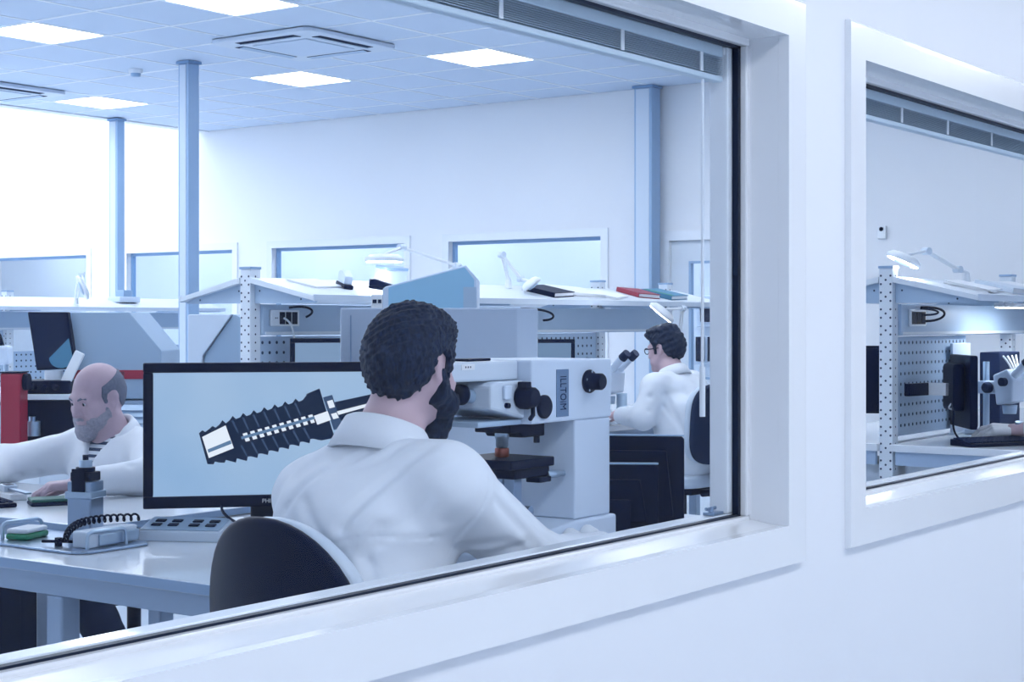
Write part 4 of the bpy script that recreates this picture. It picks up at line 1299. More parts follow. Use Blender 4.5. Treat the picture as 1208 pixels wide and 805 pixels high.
def rough(amp, s):
    def f(P): 
        return amp * (np.sin(P[:, 0] * s + 2 * np.sin(P[:, 2] * s * .7)) * np.sin(P[:, 1] * s * 1.1 + 1.3 * np.sin(P[:, 0] * s * .6)) + .6 * np.sin(P[:, 2] * s * 1.7 + P[:, 1] * s * .9))
    return f
def local_post(T, poly, r=None, band=None):
    Ti = np.array(T.inverted())
    def f(P, d):
        q = P @ Ti[:3, :3].T + Ti[:3, 3]
        if r is not None: d = d + r(q)
        return np.maximum(d, sd_poly(q[:, [0, 2]], poly))
    return f
def add_hand(B, wrist, fwd, back, side, curl=.5, s=1.0, spread=.12, thumb=.6):
    """fwd: towards the fingertips, back: normal of the back of the hand, side=+1 thumb on (back x fwd) side"""
    f = Vector(fwd).normalized(); n = Vector(back); n = (n - f * n.dot(f)).normalized(); w = n.cross(f) * side
    W = Vector(wrist)
    def P(a, b, c): return tuple(W + (f * a + w * b + n * c) * s)
    for b0, b1 in ((.016, .030), (.006, .011), (-.006, -.010), (-.016, -.029)):
        B.cap(P(-.01, b0, 0), P(.082 if abs(b1) < .02 else .075, b1, 0), .0155 * s, .0125 * s, .010)
    base = [(.080, .030, .042), (.086, .011, .047), (.083, -.009, .044), (.074, -.028, .034)]
    for i, (a, b, L) in enumerate(base):
        p = Vector((a, b, 0)); ang = 0.15 + curl * .5
        sp = (1.5 - i) * spread
        r = (.0092 - .0005 * abs(i - 1)) * s
        for j, l in enumerate((L, L * .66, L * .5)):
            q = p + Vector((math.cos(ang) * l, math.cos(ang) * l * math.tan(sp) * .6, -math.sin(ang) * l))
            B.cap(P(*p), P(*q), r, r * .92, .004 if j else .008)
            p = q; ang += curl * (.9 if j == 0 else .7); r *= .92
    p0, p1, p2, p3 = (.012, .022, -.006), (.042, .044, -.014 - .01 * thumb), (.070, .054 - .01 * thumb, -.022 - .014 * thumb), (.092, .052 - .018 * thumb, -.026 - .02 * thumb)
    B.cap(P(*p0), P(*p1), .014 * s, .0115 * s, .010); B.cap(P(*p1), P(*p2), .0112 * s, .0098 * s, .005); B.cap(P(*p2), P(*p3), .0096 * s, .0082 * s, .004)

def neck_cut(P, d, c, n, lim=.008, rad=.125):
    q = P - np.array(c); rho = np.hypot(q[:, 0], q[:, 1])
    cut = np.minimum((q @ np.array(n)) - lim, rad - rho)      # > 0 : above the neckline and near the neck
    return np.maximum(d, cut)

def headT(c, yaw=0, pitch=0, roll=0):
    return Matrix.Translation(c) @ Matrix.Rotation(R(yaw), 4, 'Z') @ Matrix.Rotation(R(pitch), 4, 'Y') @ Matrix.Rotation(R(roll), 4, 'X')

def add_core(B, J, g=0.0):
    """torso, arms and legs; J: joints in local space, g: extra thickness"""
    B.chain([J['pelvis'], J['waist'], J['chest']], [.125 + g, .120 + g, .115 + g], .05)
    for s in ('L', 'R'):
        sg = 1 if s == 'L' else -1
        p, w_, c = Vector(J['pelvis']), Vector(J['waist']), Vector(J['chest'])
        B.chain([p + Vector((0, sg * .065, 0)), w_ + Vector((0, sg * .06, 0)), c + Vector((0, sg * .075, -.02))], [.110 + g, .100 + g, .105 + g], .05)
        sh = Vector(J['sh' + s])
        B.cap(tuple(c + Vector((0, sg * .06, .05))), tuple(sh), .075 + g, .058 + g, .05)
        B.cap(tuple(Vector(J['neck']) + Vector((-.01, sg * .02, -.02))), tuple(sh + Vector((0, -sg * .02, .012))), .045 + g * .7, .040 + g, .04)

def arm(B, J, s, r, k=.02):
    B.chain([J['sh' + s], J['el' + s], J['wr' + s]], r, k)

def collar(root, neck, T_tilt, r0, mat_, name='collar', open_front=.5, h=.045, drop=.03, thick=.004, sx=1.0, sy=1.0):
    """stand-and-fall coat collar around the neck; opening faces local +X"""
    prof = [(0.0, -.018), (.004, .55 * h), (.008, h * .9), (.014, h), (.020, h * .92), (.030, .25 * h), (.042, -drop), (.036, -drop - .003), (.024, .1 * h), (.014, .75 * h), (.010, .6 * h), (.007, -.018)]
    n = 40; vs = []; fs = []
    a0 = open_front; a1 = 2 * PI - open_front
    for i in range(n + 1):
        a = a0 + (a1 - a0) * i / n
        fr = max(0.0, math.cos(a))
        for (dr, z) in prof:
            rr = r0 + dr * (1 + .25 * fr)
            zz = z - .055 * fr ** 1.3 + .010 * (-math.cos(a))
            vs.append(tuple(T_tilt @ Vector((rr * math.cos(a) * sx, rr * math.sin(a) * sy, zz))))
    L = len(prof)
    for i in range(n):
        for k in range(L):
            j = (k + 1) % L
            fs.append((i * L + k, (i + 1) * L + k, (i + 1) * L + j, i * L + j))
    fs.append(tuple(range(L))); fs.append(tuple(reversed(range(n * L, n * L + L))))
    m = MB(); m.M = Matrix.Translation(neck); m.add(vs, fs, True)
    return m.build(name, mat_, root)
def eyes(parent, T, dx=0.0):
    T = T @ Matrix.Translation((dx, 0, 0))
    for s in (-1, 1):
        m = MB(); m.M = T; m.ball((.0795, s * .0315, .0085), .0128, 14, 10)
        e = m.build('eye', 'eye_white', parent)
        m = MB(); m.M = T; m.lathe([(.0062, 0), (.005, .0014), (.002, .0018)], (.0915, s * .0315, .0075), (1, 0, -.12), 14)
        m.build('iris', 'black_gloss', e)

# ------------------------------------------------------------------ dark-haired bearded man at the microscope
P1 = thing('person', (2.45, 2.125, 0), 0, 'dark-haired bearded man in a white coat bent to the microscope, seen from behind', 'person', 'laboratory staff')
J = dict(pelvis=(-.02, 0, .58), waist=(-.03, 0, .76), chest=(.02, 0, .95), neck=(.055, -.005, 1.09),
         shL=(.050, .172, .985), shR=(.045, -.180, 1.030), elL=(.27, .235, .83), wrL=(.52, .17, .815), elR=(.335, -.215, .835), wrR=(.545, -.215, .84))
T1 = headT((.120, -.034, 1.254), 3, 7)
B = Body(); add_core(B, J); add_head(B, T1)
B.chain([(.05, -.005, 1.04), (.075, -.015, 1.13), (.10, -.028, 1.22)], [.066, .060, .058], .03)
for s, sg in (('L', 1), ('R', -1)):
    arm(B, J, s, [.052, .042, .029])
    B.chain([(0, sg * .10, .56), (.40, sg * .13, .56), (.42, sg * .14, .10), (.52, sg * .15, .05)], [.085, .058, .045, .036], .03)
add_hand(B, J['wrR'], (.9, .25, -.10), (-.1, -.3, 1), 1, .9, 1.0)
add_hand(B, J['wrL'], (1, -.3, -.12), (0, .2, 1), -1, .6, 1.0)
body = link('body', sdf_mesh(B, .0055, name='body', m='skin'), P1)
hp = [(-.16, -.075), (-.075, -.088), (-.050, -.050), (-.036, -.020), (-.030, .022), (-.010, .036), (.012, .026), (.014, -.030), (.028, -.034), (.036, .018), (.048, .040), (.060, .066), (.085, .085), (.12, .20), (-.16, .20)]
hb = skull_only(T1, .0105)
hb.T = T1; hb.ell((.02, 0, .085), (.072, .066, .045), .03); hb.ell((.062, .0, .092), (.030, .05, .024), .02)
hair = link('hair', sdf_mesh(hb, .0035, local_post(T1, hp, rough(.0028, 230)), name='hair', m='hair_dark'), P1)
bp_ = [(-.004, .02), (.022, .02), (.030, -.030), (.060, -.046), (.100, -.036), (.104, -.052), (.092, -.054), (.092, -.066), (.13, -.066), (.13, -.20), (.02, -.20), (-.010, -.06)]
link('beard', sdf_mesh(jaw_only(T1, .010, .022), .0035, local_post(T1, bp_, rough(.0018, 200)), name='beard', m='hair_dark'), P1)
eyes(P1, T1)
C = Body(); add_core(C, J, .022)
C.chain([J['shR'], J['elR'], J['wrR']], [.078, .066, .050], .035)
C.chain([J['shL'], J['elL'], J['wrL']], [.078, .066, .050], .035)
C.chain([(-.06, -.07, .95), (-.075, 0, .97), (-.06, .07, .95)], [.075, .075, .075], .05)
for sg in (-1, 1):
    C.chain([(-.02, sg * .11, .57), (.25, sg * .13, .56)], [.115, .095], .05)
    C.chain([(-.09, sg * .10, .60), (-.08, sg * .11, .80)], [.075, .08], .06)
def bk(u, v, X=2.345):
    l = (u - 604.0) / 1907.0; d = X / (FORW.x + RIGH.x * l)
    return (d * (FORW.y + RIGH.y * l) - 2.125, CAM_H + (380.0 - v) / 1907.0 * d)
def ar(u, v, Y=1.86):
    l = (u - 604.0) / 1907.0; d = Y / (FORW.y + RIGH.y * l)
    return (d * (FORW.x + RIGH.x * l) - 2.45, CAM_H + (380.0 - v) / 1907.0 * d)
def folds2(lines, ax):
    """creases on a face of the body: 2D polylines over the two axes ax, (points, width, depth)"""
    def f(P):
        Q = P[:, list(ax)]; out = np.zeros(len(P))
        for pts, w, A in lines:
            r2 = np.full(len(P), 1e9)
            for a, b in zip(pts[:-1], pts[1:]):
                a = np.array(a); ab = np.array(b) - a
                t = np.clip(((Q - a) @ ab) / (ab @ ab), 0, 1)
                r2 = np.minimum(r2, ((Q - a - t[:, None] * ab) ** 2).sum(1))
            out += A * (np.exp(-r2 / (w * w)) - .55 * np.exp(-r2 / (5.0 * w * w)))
        return out
    return f
fback = folds2([([bk(528, 705), bk(512, 668), bk(490, 640)], .011, .020), ([bk(470, 530), bk(440, 570), bk(418, 620)], .012, .012), ([bk(445, 520), bk(425, 545), bk(395, 560)], .010, .010),
                ([bk(415, 530), bk(380, 560), bk(352, 600)], .012, .010), ([bk(400, 640), bk(440, 632), bk(480, 640)], .005, .004), ([bk(545, 560), bk(520, 600), bk(490, 625)], .012, .010),
                ([bk(560, 700), bk(556, 640), bk(572, 560)], .005, .006), ([bk(380, 590), bk(400, 630), bk(430, 680)], .014, .010), ([bk(455, 690), bk(440, 655), bk(450, 620)], .011, .008),
                ([bk(440, 522), bk(480, 532), bk(530, 545)], .006, .005), ([bk(500, 560), bk(470, 600), bk(450, 640)], .014, .009)], (1, 2))
farm = folds2([([ar(580, 560), ar(566, 610), ar(560, 680)], .005, .006), ([ar(585, 590), ar(610, 620), ar(640, 660)], .012, .006), ([ar(600, 570), ar(630, 620), ar(655, 650)], .010, .005),
               ([ar(570, 650), ar(600, 640), ar(630, 655)], .011, .006), ([ar(575, 690), ar(590, 660), ar(620, 640)], .010, .006)], (0, 2))
def fl(P):
    wb = np.clip((.03 - P[:, 0]) / .05, 0, 1)
    wa = np.clip((-.17 - P[:, 1]) / .04, 0, 1) * np.clip(P[:, 0] / .05, 0, 1)
    return fback(P) * wb + farm(P) * wa
def post1(P, d):
    d = d + fl(P) + ripple(P, .0014) + ripple(P, .0008, 2.3, 1.0)
    d = np.maximum(d, .455 - P[:, 2])
    # neck opening
    return neck_cut(P, d, (.062, -.008, 1.10), (.30, 0, .95), .010)
coat = link('coat', sdf_mesh(C, .006, post1, name='coat', m='coat'), P1)
collar(coat, (.064, -.008, 1.098), Matrix.Rotation(R(16), 4, 'Y'), .062, 'coat', h=.042, drop=.028, sx=1.08, sy=1.12)
TR = Body()
for sg in (-1, 1): TR.chain([(0, sg * .10, .545), (.40, sg * .13, .555), (.42, sg * .14, .13)], [.098, .074, .066], .03)
link('trousers', sdf_mesh(TR, .011, None, name='trousers', m='trousers'), P1)
for sg in (-1, 1):
    SH = Body(); SH.chain([(.40, sg * .14, .052), (.48, sg * .15, .045), (.56, sg * .155, .038)], [.05, .047, .037], .02)
    link('shoe', sdf_mesh(SH, .008, lambda P, d: np.maximum(d, .002 - P[:, 2]), name='shoe', m='black'), P1)
# ------------------------------------------------------------------ bald man with grey beard at the raised table
P2 = thing('person', (3.93, 4.53, 0), PI, 'bald man with grey beard in a white coat seated at the raised table', 'person', 'laboratory staff')
J = dict(pelvis=(0, 0, .55), waist=(.0, 0, .70), chest=(.03, 0, .82), neck=(.045, -.01, .945),
         shL=(.035, .175, .885), shR=(.035, -.175, .885), elL=(.25, .43, .835), wrL=(.475, .315, .822), elR=(.27, -.36, .835), wrR=(.52, -.20, .825))
LEG2 = dict(L=[(0, .10, .52), (.31, .10, .49), (.06, -.03, .22), (.13, -.07, .155)], R=[(0, -.10, .52), (.33, -.22, .49), (.20, -.25, .13), (.29, -.26, .06)])
T2 = headT((.088, -.045, 1.076), -2, 17)
B = Body(); add_core(B, J); add_head(B, T2)
B.chain([(.035, -.01, .90), (.055, -.025, .97), (.075, -.042, 1.04)], [.066, .060, .060], .03)
for s, sg in (('L', 1), ('R', -1)):
    arm(B, J, s, [.050, .042, .029])
    B.chain(LEG2[s], [.085, .060, .045, .036], .03)
add_hand(B, J['wrL'], (.85, -.55, -.05), (0, 0, 1), -1, .75, 1.05)
add_hand(B, J['wrR'], (1, .3, -.10), (0, 0, 1), 1, .6, 1.0)
link('body', sdf_mesh(B, .0055, name='body', m='skin_old'), P2)
hp = [(-.15, -.055), (-.07, -.062), (-.046, -.035), (-.034, -.010), (-.030, .020), (-.012, .030), (.010, .022), (.016, -.012), (.026, -.010), (.032, .020), (.022, .052), (-.03, .068), (-.075, .080), (-.15, .085)]
link('hair', sdf_mesh(skull_only(T2, .0035), .0035, local_post(T2, hp, rough(.0012, 190)), name='hair', m='hair_grey'), P2)
bp_ = [(.024, .00), (.032, .00), (.040, -.034), (.066, -.046), (.100, -.036), (.104, -.052), (.092, -.054), (.092, -.066), (.13, -.066), (.13, -.20), (.02, -.20), (.014, -.06)]
link('beard', sdf_mesh(jaw_only(T2, .0075, .004), .0035, local_post(T2, bp_, rough(.0014, 210)), name='beard', m='beard_grey'), P2)
eyes(P2, T2, -.0032)
for s in (-1, 1):
    m = MB(); m.M = T2; m.tube([(.0935, s * .014, .024), (.0925, s * .030, .030), (.082, s * .047, .026)], [.0035, .0045, .003], 8); m.build('eyebrow', 'hair_grey', P2)
C = Body(); add_core(C, J, .020)
C.chain([J['shR'], J['elR'], J['wrR']], [.074, .066, .046], .035); C.chain([J['shL'], J['elL'], (.445, .330, .826)], [.074, .066, .044], .035)
for sg in (-1, 1): C.chain([(-.02, sg * .11, .545), (.20, sg * .14, .53)], [.11, .095], .05)
fl2 = folds([((.17, .05, .62), (.10, .08, .90), .010, .006), ((.14, -.10, .72), (.06, -.20, .92), .016, .012), ((.15, .12, .70), (.06, .20, .92), .016, .012), ((.10, .32, .90), (.20, .28, .82), .016, .012), ((.16, .40, .90), (.26, .34, .80), .014, .010), ((.34, .42, .88), (.36, .34, .80), .012, .008),
             ((.10, -.28, .90), (.20, -.24, .80), .016, .012), ((.17, -.36, .90), (.25, -.28, .80), .014, .010), ((.17, .0, .62), (.155, .02, .86), .006, .006)])
def post2(P, d):
    d = d + fl2(P) + ripple(P, .0014, 1.0, 2.0) + ripple(P, .0008, 2.3, .4)
    d = np.maximum(d, .44 - P[:, 2])
    d = neck_cut(P, d, (.055, -.012, .955), (.42, 0, .90))
    # front opening at the throat (V)
    v = np.maximum(np.abs(P[:, 1] + .005) - .55 * np.maximum(P[:, 2] - .83, 0), .83 - P[:, 2])
    v = np.maximum(v, .09 - P[:, 0])
    return np.maximum(d, -v)
coat = link('coat', sdf_mesh(C, .007, post2, name='coat', m='coat'), P2)
collar(coat, (.055, -.014, .948), Matrix.Rotation(R(20), 4, 'Y'), .066, 'coat', h=.034, drop=.030, sx=1.05, sy=1.1, open_front=.55)
# striped shirt in the throat opening
def stripes():
    m = bpy.data.materials.new('striped_cloth'); m.use_nodes = True; nt = m.node_tree
    b = nt.nodes['Principled BSDF']; b.inputs['Roughness'].default_value = .8
    tc = nt.nodes.new('ShaderNodeTexCoord'); wv = nt.nodes.new('ShaderNodeTexWave'); wv.bands_direction = 'Z'; wv.inputs['Scale'].default_value = 14
    cr = nt.nodes.new('ShaderNodeValToRGB'); cr.color_ramp.interpolation = 'CONSTANT'
    cr.color_ramp.elements[0].color = lin((38, 58, 92)); cr.color_ramp.elements[1].position = .45; cr.color_ramp.elements[1].color = lin((214, 222, 234))
    nt.links.new(tc.outputs['Object'], wv.inputs['Vector']); nt.links.new(wv.outputs['Color'], cr.inputs[0]); nt.links.new(cr.outputs[0], b.inputs['Base Color'])
    MATS['striped_cloth'] = m
stripes()
SB = Body(); add_core(SB, J, .008)
link('shirt', sdf_mesh(SB, .008, lambda P, d: np.maximum(neck_cut(P, d, (.055, -.012, .955), (.42, 0, .9), .004), .75 - P[:, 2]), name='shirt', m='striped_cloth'), P2)
TR = Body()
for s in ('L', 'R'): TR.chain(LEG2[s][:3], [.098, .082, .072], .03)
link('trousers', sdf_mesh(TR, .010, lambda P, d: d + ripple(P, .0022, 1.4), name='trousers', m='trousers'), P2)
for s in ('L', 'R'):
    p_, q_ = Vector(LEG2[s][2]), Vector(LEG2[s][3])
    SH = Body(); SH.chain([p_ + Vector((-.02, 0, -.065)), p_.lerp(q_, .5) + Vector((.03, 0, -.055)), q_ + Vector((.05, -.01, -.02))], [.05, .047, .037], .02)
    link('shoe', sdf_mesh(SH, .008, lambda P, d: np.maximum(d, .002 - P[:, 2]), name='shoe', m='black'), P2)

# ------------------------------------------------------------------ man in glasses at the stereo microscope
DZ = .028
P3 = thing('person', (7.83, 4.40, 0), R(84), 'young man in glasses and white coat looking into a microscope at the far bench', 'person', 'laboratory staff')
J = dict(pelvis=(0, 0, .60), waist=(.03, 0, .78 - DZ), chest=(.075, 0, .94 - DZ), neck=(.125, -.01, 1.075 - DZ),
         shL=(.105, .175, 1.015 - DZ), shR=(.105, -.175, 1.015 - DZ), elL=(.13, .25, .83), wrL=(.36, .19, .83), elR=(.20, -.27, .83), wrR=(.40, -.235, .835))
T3 = headT((.185, -.030, 1.222 - DZ), 4, 10)
B = Body(); add_core(B, J); add_head(B, T3)
B.chain([(.115, -.01, 1.03 - DZ), (.135, -.018, 1.11 - DZ), (.165, -.028, 1.18 - DZ)], [.064, .058, .058], .03)
for s, sg in (('L', 1), ('R', -1)):
    arm(B, J, s, [.050, .042, .030])
    B.chain([(0, sg * .10, .60), (.38, sg * .13, .58), (.40, sg * .14, .10), (.50, sg * .15, .05)], [.085, .060, .045, .036], .03)
add_hand(B, J['wrL'], (1, -.1, -.10), (0, .2, 1), -1, .6, 1.0)
add_hand(B, J['wrR'], (1, .3, -.08), (0, 0, 1), 1, .6, 1.0)
link('body', sdf_mesh(B, .006, name='body', m='skin'), P3)
hp = [(-.17, -.070), (-.075, -.082), (-.050, -.050), (-.036, -.020), (-.030, .022), (-.010, .034), (.012, .024), (.014, -.020), (.028, -.022), (.034, .022), (.048, .048), (.066, .066), (.15, .075), (.15, .22), (-.17, .22)]
hb = skull_only(T3, .012); hb.T = T3
hb.ell((.04, 0, .105), (.062, .060, .032), .025); hb.ell((.080, 0, .098), (.028, .046, .026), .02); hb.ell((-.03, 0, .11), (.06, .06, .03), .03)
link('hair', sdf_mesh(hb, .004, local_post(T3, hp, rough(.0035, 120)), name='hair', m='hair_dark'), P3)
gl = MB(); gl.M = T3
g = None
for s in (-1, 1):
    pts = [(.104 - .006 * abs(math.sin(a)) * 0, s * (.033 + .022 * math.cos(a)), .008 + .017 * math.sin(a)) for a in [2 * PI * i / 20 for i in range(21)]]
    gl.tube(pts, .0026, 6)
    gl.tube([(.104, s * .055, .014), (.09, s * .073, .016), (.04, s * .081, .012), (-.006, s * .083, .010)], .0030, 6)
gl.tube([(.104, -.011, .012), (.108, 0, .014), (.104, .011, .012)], .0026, 6)
gl.build('glasses', 'black', P3)
eyes(P3, T3)
C = Body(); add_core(C, J, .022)
C.chain([J['shR'], J['elR'], J['wrR']], [.076, .066, .048], .035); C.chain([J['shL'], J['elL'], (.31, .205, .83)], [.076, .068, .050], .035)
for sg in (-1, 1):
    C.chain([(-.02, sg * .11, .60), (.22, sg * .13, .58)], [.115, .10], .05)
    C.chain([(-.10, sg * .09, .58), (-.05, sg * .10, .86)], [.07, .08], .06)
fl3 = folds([((-.12, .16, .68), (.02, .20, .95), .018, .014), ((-.14, .08, .70), (-.04, .10, .98), .018, .010), ((.06, .27, .95), (.16, .22, .90), .014, .010), ((.05, .29, .87), (.16, .24, .84), .014, .010), ((-.05, .20, .80), (.05, .19, .90), .014, .010), ((.20, .27, .86), (.24, .20, .80), .012, .008)])
def post3(P, d):
    d = d + fl3(P) + ripple(P, .0016, 1.0, 3.0) + ripple(P, .0008, 2.3, .9)
    d = np.maximum(d, .47 - P[:, 2])
    return neck_cut(P, d, (.130, -.012, 1.085 - DZ), (.30, 0, .95))
coat = link('coat', sdf_mesh(C, .008, post3, name='coat', m='coat'), P3)
collar(coat, (.130, -.012, 1.083 - DZ), Matrix.Rotation(R(18), 4, 'Y'), .060, 'coat', h=.036, drop=.026, sx=1.08, sy=1.12)
TR = Body()
for sg in (-1, 1): TR.chain([(0, sg * .10, .585), (.38, sg * .13, .57), (.40, sg * .14, .12)], [.098, .078, .070], .03)
link('trousers', sdf_mesh(TR, .012, None, name='trousers', m='trousers'), P3)
for sg in (-1, 1):
    SH = Body(); SH.chain([(.38, sg * .14, .052), (.46, sg * .15, .045), (.54, sg * .155, .038)], [.05, .047, .037], .02)
    link('shoe', sdf_mesh(SH, .010, lambda P, d: np.maximum(d, .002 - P[:, 2]), name='shoe', m='black'), P3)

# ------------------------------------------------------------------ gloved person at the right-hand bench (only the arm is in the photo)
P4 = thing('person', (7.98, 2.08, 0), R(90), 'gloved person with wristwatch and white sleeve at the right edge of the photo', 'person', 'laboratory staff')
# local +X = world +Y, local +Y = world -X
J = dict(pelvis=(0, 0, .58), waist=(.0, 0, .76), chest=(.03, 0, .94), neck=(.05, 0, 1.08), shL=(.04, .175, 1.02), shR=(.04, -.175, 1.02),
         elL=(.22, .275, .855), wrL=(.475, .29, .832), elR=(.22, -.26, .84), wrR=(.46, -.15, .815))
T4 = headT((.10, 0, 1.24), 10, 12)
B = Body(); add_core(B, J); add_head(B, T4)
B.chain([(.04, 0, 1.03), (.06, 0, 1.12), (.085, 0, 1.20)], [.064, .058, .058], .03)
for s, sg in (('L', 1), ('R', -1)):
    arm(B, J, s, [.050, .044, .031])
    B.chain([(0, sg * .10, .56), (.36, sg * .13, .55), (.37, sg * .14, .10), (.47, sg * .15, .05)], [.085, .060, .045, .036], .03)
HW = ((.475, .29, .832), (.90, .42, .03), (-.55, .15, 1))
add_hand(B, HW[0], HW[1], HW[2], -1, .45, 1.15, spread=.2)
add_hand(B, J['wrR'], (1, .2, -.08), (0, 0, 1), 1, .5, 1.0)
link('body', sdf_mesh(B, .006, name='body', m='skin'), P4)
G = Body(); add_hand(G, HW[0], HW[1], HW[2], -1, .45, 1.15, spread=.2)
def post4(P, d):
    f = np.array(Vector(HW[1]).normalized()); return np.maximum(d, .012 - (P - np.array(HW[0])) @ f)
link('glove', sdf_mesh(G, .004, post4, infl=.003, name='glove', m='glove'), P4)
wt = MB(); f = Vector(HW[1]).normalized(); n_ = Vector(HW[2]); n_ = (n_ - f * n_.dot(f)).normalized(); w_ = n_.cross(f)
Wc = Vector(HW[0]) - f * .022
strap = wt.lathe([(.035, -.009), (.0365, -.009), (.0365, .009), (.035, .009)], Wc, f, 28).build('watch_strap', 'black', P4)
MB().lathe([(.017, .035), (.017, .043), (.014, .045)], Wc, n_, 24).build('watch_case', 'steel', strap)
hb = skull_only(T4, .012); hb.T = T4
link('hair', sdf_mesh(hb, .006, local_post(T4, hp, rough(.0025, 130)), name='hair', m='hair_dark'), P4)
eyes(P4, T4)
C = Body(); add_core(C, J, .020)
C.chain([J['shR'], J['elR'], J['wrR']], [.074, .064, .046], .035); C.chain([J['shL'], J['elL'], (.385, .285, .842)], [.074, .064, .048], .035)
for sg in (-1, 1): C.chain([(-.02, sg * .11, .56), (.18, sg * .13, .55)], [.11, .095], .05)
def post5(P, d):
    d = d + ripple(P, .0016, 1.0, 4.0); d = np.maximum(d, .45 - P[:, 2])
    return neck_cut(P, d, (.055, 0, 1.09), (.3, 0, .95))
coat = link('coat', sdf_mesh(C, .009, post5, name='coat', m='coat'), P4)
collar(coat, (.055, 0, 1.088), Matrix.Rotation(R(16), 4, 'Y'), .062, 'coat', h=.036, drop=.026)
TR = Body()
for sg in (-1, 1): TR.chain([(0, sg * .10, .55), (.36, sg * .13, .54), (.37, sg * .14, .12)], [.098, .076, .070], .03)
link('trousers', sdf_mesh(TR, .013, None, name='trousers', m='trousers'), P4)
for sg in (-1, 1):
    SH = Body(); SH.chain([(.35, sg * .14, .052), (.43, sg * .15, .045), (.51, sg * .155, .038)], [.05, .047, .037], .02)
    link('shoe', sdf_mesh(SH, .011, lambda P, d: np.maximum(d, .002 - P[:, 2]), name='shoe', m='black'), P4)
MBs = office_chair(7.98, 2.10, R(90), 'office chair of the gloved person outside the photo', 'black_fabric', 'black_fabric', seat_z=.48, back_z0=.56, back_h=.40, back_w=.40, back_x=-.16)
# ================================================================== equipment around and behind the benches
def at_(u, v, d):
    l = (u - 604.0) / 1907.0 * d
    return Vector((FORW.x * d + RIGH.x * l, FORW.y * d + RIGH.y * l, CAM_H + (380.0 - v) / 1907.0 * d))
def x_on(u, Y):
    l = (u - 604.0) / 1907.0
    d = Y / (FORW.y + RIGH.y * l)
    return d * (FORW.x + RIGH.x * l)
def facing(u, d):
    p = at_(u, 380, d); return (p.x, p.y, 0)

# ---- profile projector behind the bald man
pp = thing('profile_projector', facing(100, 9.05), R(YAW - 90), 'grey profile projector with dark hooded screen and red band behind the bald man', 'projector')
MB().prism([(-.06, .92), (.44, .92), (.44, 1.19), (.26, 1.405), (-.06, 1.405)], 'y', -.05, .45, .006).build('housing', 'machine_grey', pp)
bd = MB().box(-.05, .442, -.058, -.0505, 1.032, 1.082, .002).build('red_band', 'red_paint', pp)
MB().box(.0, .235, -.0605, -.0581, 1.036, 1.074).build('name_field', 'dark_red', bd)
mk = MB()
random.seed(3)
for k in range(11): mk.box(.11 + .011 * k, .118 + .011 * k, -.0613, -.0606, 1.042, 1.054 + .006 * random.random())
tag(mk.build('lettering', 'red_paint', bd), kind='stuff')
sc_ = MB().prism([(-.285, 1.405), (-.065, 1.405), (-.030, 1.17), (-.055, 1.09), (-.235, 1.082)], 'y', -.12, -.055, .006).build('screen_hood', 'black', pp)
MB().prism([(-.27, 1.395), (-.08, 1.395), (-.05, 1.18), (-.07, 1.11), (-.225, 1.10)], 'y', -.125, -.1205).build('screen_glass', 'screen_off', sc_)
MB().prism([(-.128 + .065 * math.cos(PI + PI * i / 14) + .03, 1.150 + .055 * math.sin(PI + PI * i / 14)) for i in range(15)] + [(-.055, 1.26)], 'y', -.128, -.1255).build('lit_screen_edge', 'teal', sc_)  # teal segment paints the lit lower edge of the round screen
m = MB(); m.M = Matrix.Translation((-.03, -.16, 1.085)) @ Matrix.Rotation(R(26), 4, 'Y'); m.box(-.028, .028, -.012, .012, -.10, .11, .006); m.build('lamp_cover', 'white_plastic', pp)
MB().cyl((-.145, -.10, 1.03), (-.145, -.10, 1.082), .05).build('lens_mount', 'machine_light', pp)
MB().box(-.30, -.03, -.20, .10, .955, 1.028, .008).build('lens_turret', 'black', pp)
for k in range(4): MB().cyl((-.285 + .06 * k, -.205, .99), (-.285 + .06 * k, -.235, .985 + .01 * (k % 2)), .018, .014).build('turret_knob', 'black', pp)
MB().box(-.33, .20, -.25, .20, .925, .9545, .004).build('upper_table', 'machine_light', pp)
MB().box(-.30, .10, -.22, .15, .70, .9245, .01).build('stage_block', 'black', pp)
MB().cyl((-.215, -.26, .73), (-.215, -.26, .81), .042).build('drum', 'alu', pp)
MB().cyl((-.215, -.26, .81), (-.215, -.26, .835), .02).build('drum_knob', 'steel', pp)
MB().box(-.33, -.02, -.33, .0, .655, .6995, .006).build('lower_slide', 'trousers', pp)
cl = MB().box(-.315, -.210, -.50, -.36, .652, 1.078, .006).build('red_column', 'red_paint', pp)
MB().box(-.32, -.205, -.505, -.355, 1.0785, 1.086, .002).build('column_cap', 'black', cl)
MB().box(-.32, -.205, -.505, -.355, .642, .6515, .002).build('column_foot', 'black', cl)
MB().cyl((-.2095, -.43, 1.03), (-.182, -.43, 1.03), .045).build('handwheel', 'black', cl)
MB().box(-.42, .46, -.52, .46, .04, .6415, .008).build('stand', 'machine_light', pp)
MB().box(-.41, -.10, -.526, -.5205, .10, .60, .003).build('stand_door', 'white_paint', pp)
MB().box(.11, .455, -.26, .40, .642, .915, .004).build('slat_box', 'steel', pp)
for k in range(7): MB().prism([(-.285, .655 + .036 * k), (-.2605, .66 + .036 * k), (-.2605, .683 + .036 * k), (-.27, .683 + .036 * k)], 'x', .115, .45).build('slat', 'alu', pp)

